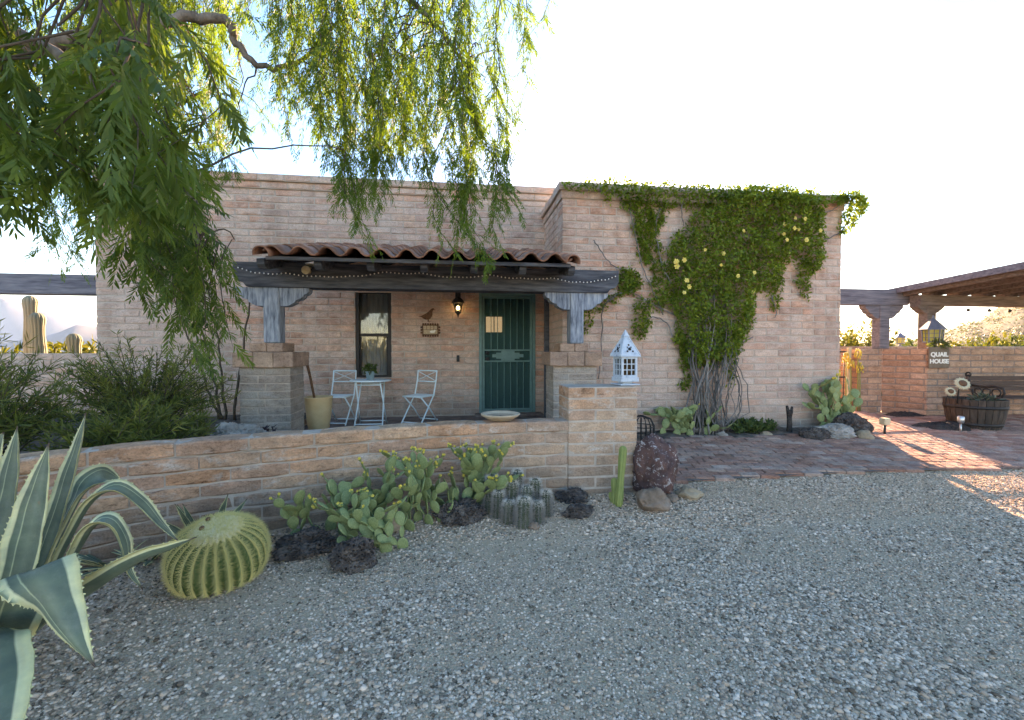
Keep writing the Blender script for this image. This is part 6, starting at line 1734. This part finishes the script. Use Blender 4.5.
def pleaf(p, d, L, npair, ll, lw, key, tone, droop=.5):
    """one feathered leaf: leaflet pairs along a drooping stalk"""
    V, r_ = LV2[key]; nl = npair * 2 + 1
    side = d.cross(Vector((R.gauss(0, .5), R.gauss(0, .5), 1))).normalized()
    if side.length < .1: side = Vector((1, 0, 0))
    nrm = side.cross(d).normalized()
    for k in range(npair + 1):
        f = (k + 1) / (npair + 1); c = p + d * L * f + Vector((0, 0, -droop * L * f * f * .5)); tg = (d + Vector((0, 0, -droop * f))).normalized()
        pl = ll * (.6 + .55 * math.sin(PI * min(1, f * .9 + .08)))
        for sg in ((-1, 1) if k < npair else (0,)):
            dd = (tg * (.75 if sg else 1) + side * sg * .72 + nrm * R.gauss(0, .3) + side * R.gauss(0, .16) + tg * R.gauss(0, .16) + Vector((0, 0, -.18 - R.uniform(.1, .55)))).normalized()
            ss = dd.cross(nrm + Vector((R.gauss(0, .3), R.gauss(0, .3), R.gauss(0, .3)))).normalized()
            l = pl * R.uniform(.7, 1.15)
            if R.random() < .05: continue
            V.extend(hexleaf(c, dd, ss, l, lw)); r_.append(min(1, max(0, tone + R.gauss(0, .09))))
tw = MB()
def strand(a, b_, key, spacing, leafL, npair, ll, lw, bend=.1, link=True):
    """a twig hanging from a to b with leaves all along"""
    a, b_ = Vector(a), Vector(b_); L = (b_ - a).length
    n = max(4, int(L / .12)); bx_ = Vector((R.gauss(0, bend), R.gauss(0, bend), 0)); Q = []
    for i in range(n + 1):
        f = i / n; Q.append(a.lerp(b_, f) + bx_ * math.sin(PI * f) + Vector((R.gauss(0, .012), R.gauss(0, .012), 0)))
    if link:
        c = min(LIMBS, key=lambda q: (q - a).length); mid = c.lerp(a, .5) + Vector((0, 0, .08 + .1 * (c - a).length)); tw.tube([c * (1 - f_) ** 2 + mid * 2 * f_ * (1 - f_) + a * f_ * f_ + Vector((R.gauss(0, .012), R.gauss(0, .012), R.gauss(0, .012))) * (0 < k_ < 8) for k_ in range(9) for f_ in (k_ / 8,)], [.006 - .003 * k_ / 8 for k_ in range(9)], 5, cap=False)
    tw.tube(Q, [.0035 - .0025 * i / n for i in range(n + 1)], 4, cap=False)
    m = int(L / spacing); tone = R.gauss(.45, .16)
    for k in range(m):
        f = (k + R.random()) / m; x = f * n; i = min(n - 1, int(x)); p = Q[i].lerp(Q[i + 1], x - i); tg = (Q[i + 1] - Q[i]).normalized()
        az = R.uniform(0, 2 * PI); out = Vector((math.cos(az), math.sin(az), R.uniform(-.5, .35)))
        d = (tg * .75 + out * R.uniform(.45, .95)).normalized()
        pleaf(p, d, leafL * R.uniform(.7, 1.15), npair, ll * R.uniform(.85, 1.15), lw, key, tone, R.uniform(.4, 1.1))
def zone(n, xr, top, bot, dr, key, sp_, leafL, npair, ll, lw, jt=(25, 18), slant=0, frac=(.55, 1.0)):
    for _ in range(n):
        x = R.uniform(*xr); yt = ip(x, top) + R.uniform(-jt[0], jt[0]); yb_ = ip(x, bot); d = R.uniform(*dr)
        yb = yt + (yb_ - yt) * R.uniform(*frac)
        if yb - yt < 25: continue
        a = at_d(x - slant * (yb - yt) * .5 + R.uniform(-8, 8), yt, d); b_ = at_d(x + slant * (yb - yt) * .5 + R.uniform(-6, 6), yb - 10, d + R.uniform(-.1, .1))
        strand(a, b_, key, sp_, leafL, npair, ll, lw)
# central hanging curtain
zone(52, (255, 505), [(255, -40), (500, -60)], [(250, 70), (275, 110), (290, 140), (312, 135), (330, 150), (345, 215), (365, 240), (385, 215), (400, 175), (425, 180), (440, 230), (460, 240), (480, 258), (500, 235), (515, 190)], (2.6, 3.3), 'leaf_pepper', .042, .15, 14, .038, .0058)
zone(36, (330, 500), [(330, 40), (500, 60)], [(330, 160), (345, 215), (365, 240), (385, 215), (400, 175), (425, 180), (440, 230), (460, 240), (480, 258), (500, 235), (515, 190)], (2.7, 3.3), 'leaf_pepper', .042, .15, 14, .038, .0058, frac=(.75, 1.0))
zone(9, (455, 528), [(455, -60), (528, -40)], [(455, 60), (500, 95), (515, 90), (530, 60)], (2.8, 3.3), 'leaf_pepper', .06, .13, 12, .036, .0056)
for a, b_ in (((440, 40), (512, 195)), ((470, 60), (505, 120)), ((480, -20), (528, 45)), ((455, 80), (518, 215)), ((420, 150), (490, 262)), ((430, 170), (460, 255)), ((355, 130), (372, 240)), ((345, 150), (360, 225)), ((465, 150), (488, 258))):
    d = R.uniform(2.7, 3.1); strand(at_d(*a, d), at_d(*b_, d), 'leaf_pepper', .045, .15, 14, .038, .0058)
# sunlit mass behind the grey limb
zone(36, (30, 260), [(30, -60), (260, -50)], [(30, 120), (120, 130), (180, 80), (205, 75), (225, 70), (260, 60)], (3.0, 3.9), 'leaf_pepper', .045, .15, 14, .040, .0062)
zone(16, (170, 238), [(170, 90), (238, 95)], [(170, 190), (200, 170), (238, 150)], (3.3, 3.9), 'leaf_pepper', .05, .14, 13, .038, .0058, jt=(12, 10))
zone(12, (180, 235), [(180, 130), (235, 150)], [(180, 230), (235, 200)], (3.2, 3.8), 'leaf_pepper', .055, .13, 13, .037, .0058, jt=(12, 10))
zone(22, (150, 240), [(150, -50), (240, -40)], [(150, 120), (185, 165), (205, 190), (225, 185), (240, 90)], (3.1, 3.9), 'leaf_pepper', .045, .14, 13, .038, .006)
zone(8, (240, 330), [(240, -60), (330, -50)], [(240, 100), (270, 130), (300, 150), (330, 150)], (2.7, 3.3), 'leaf_pepper', .042, .15, 14, .038, .0058)
# far, dimmer strands on the outer side
zone(40, (-60, 100), [(-60, 60), (100, 120)], [(-60, 330), (0, 230), (30, 240), (60, 290), (80, 285), (100, 270)], (3.0, 3.9), 'leaf_pepper', .05, .14, 13, .038, .006)
# close foliage
zone(25, (-70, 150), [(-60, -90), (60, -80), (185, 0)], [(-60, 210), (60, 200), (110, 215), (150, 235), (185, 210)], (1.05, 1.9), 'leaf_near', .045, .17, 16, .056, .0078, slant=.12)
zone(11, (-30, 165), [(-30, 30), (165, 60)], [(-30, 230), (60, 215), (110, 225), (165, 235)], (1.0, 1.35), 'leaf_near', .045, .18, 16, .062, .0085, slant=.14)
zone(17, (105, 200), [(110, 140), (165, 150), (215, 200)], [(110, 310), (130, 300), (160, 330), (190, 345), (215, 300)], (1.8, 2.4), 'leaf_near', .05, .17, 16, .050, .0072, slant=.12)
zone(7, (190, 232), [(190, 225), (232, 240)], [(190, 375), (212, 380), (232, 365)], (2.0, 2.4), 'leaf_near', .06, .15, 15, .046, .0068, jt=(10, 10))
build(tk, 'trunk', 'bark', tree)
build(tw, 'twigs', 'twig', tree)
cr_ = bulk('crown', [tuple(v) for v in LV2['leaf_pepper'][0]], 6, LV2['leaf_pepper'][1], 'leaf_pepper', tree)
cr2 = bulk('crown', [tuple(v) for v in LV2['leaf_near'][0]], 6, LV2['leaf_near'][1], 'leaf_near', tree); cr2['label'] = 'dark close leaves hanging lowest'
print('leaflets', len(LV2['leaf_pepper'][1]), len(LV2['leaf_near'][1]))
# ------------------------------------------------------------------ air
hb = MB(); hb.bx((-4300, -4300, -50), (4300, 4300, 300), 1)
hm, hn, ho = newmat('air')
pv_ = N(hn, 'ShaderNodeVolumePrincipled'); pv_.inputs['Color'].default_value = (.45, .68, 1, 1); pv_.inputs['Density'].default_value = 1.1e-4; pv_.inputs['Anisotropy'].default_value = 0
hn.links.new(pv_.outputs[0], ho.inputs['Volume']); M['air'] = hm
tag(build(hb, 'haze', 'air'), 'thin pale desert haze over the valley', kind='stuff')
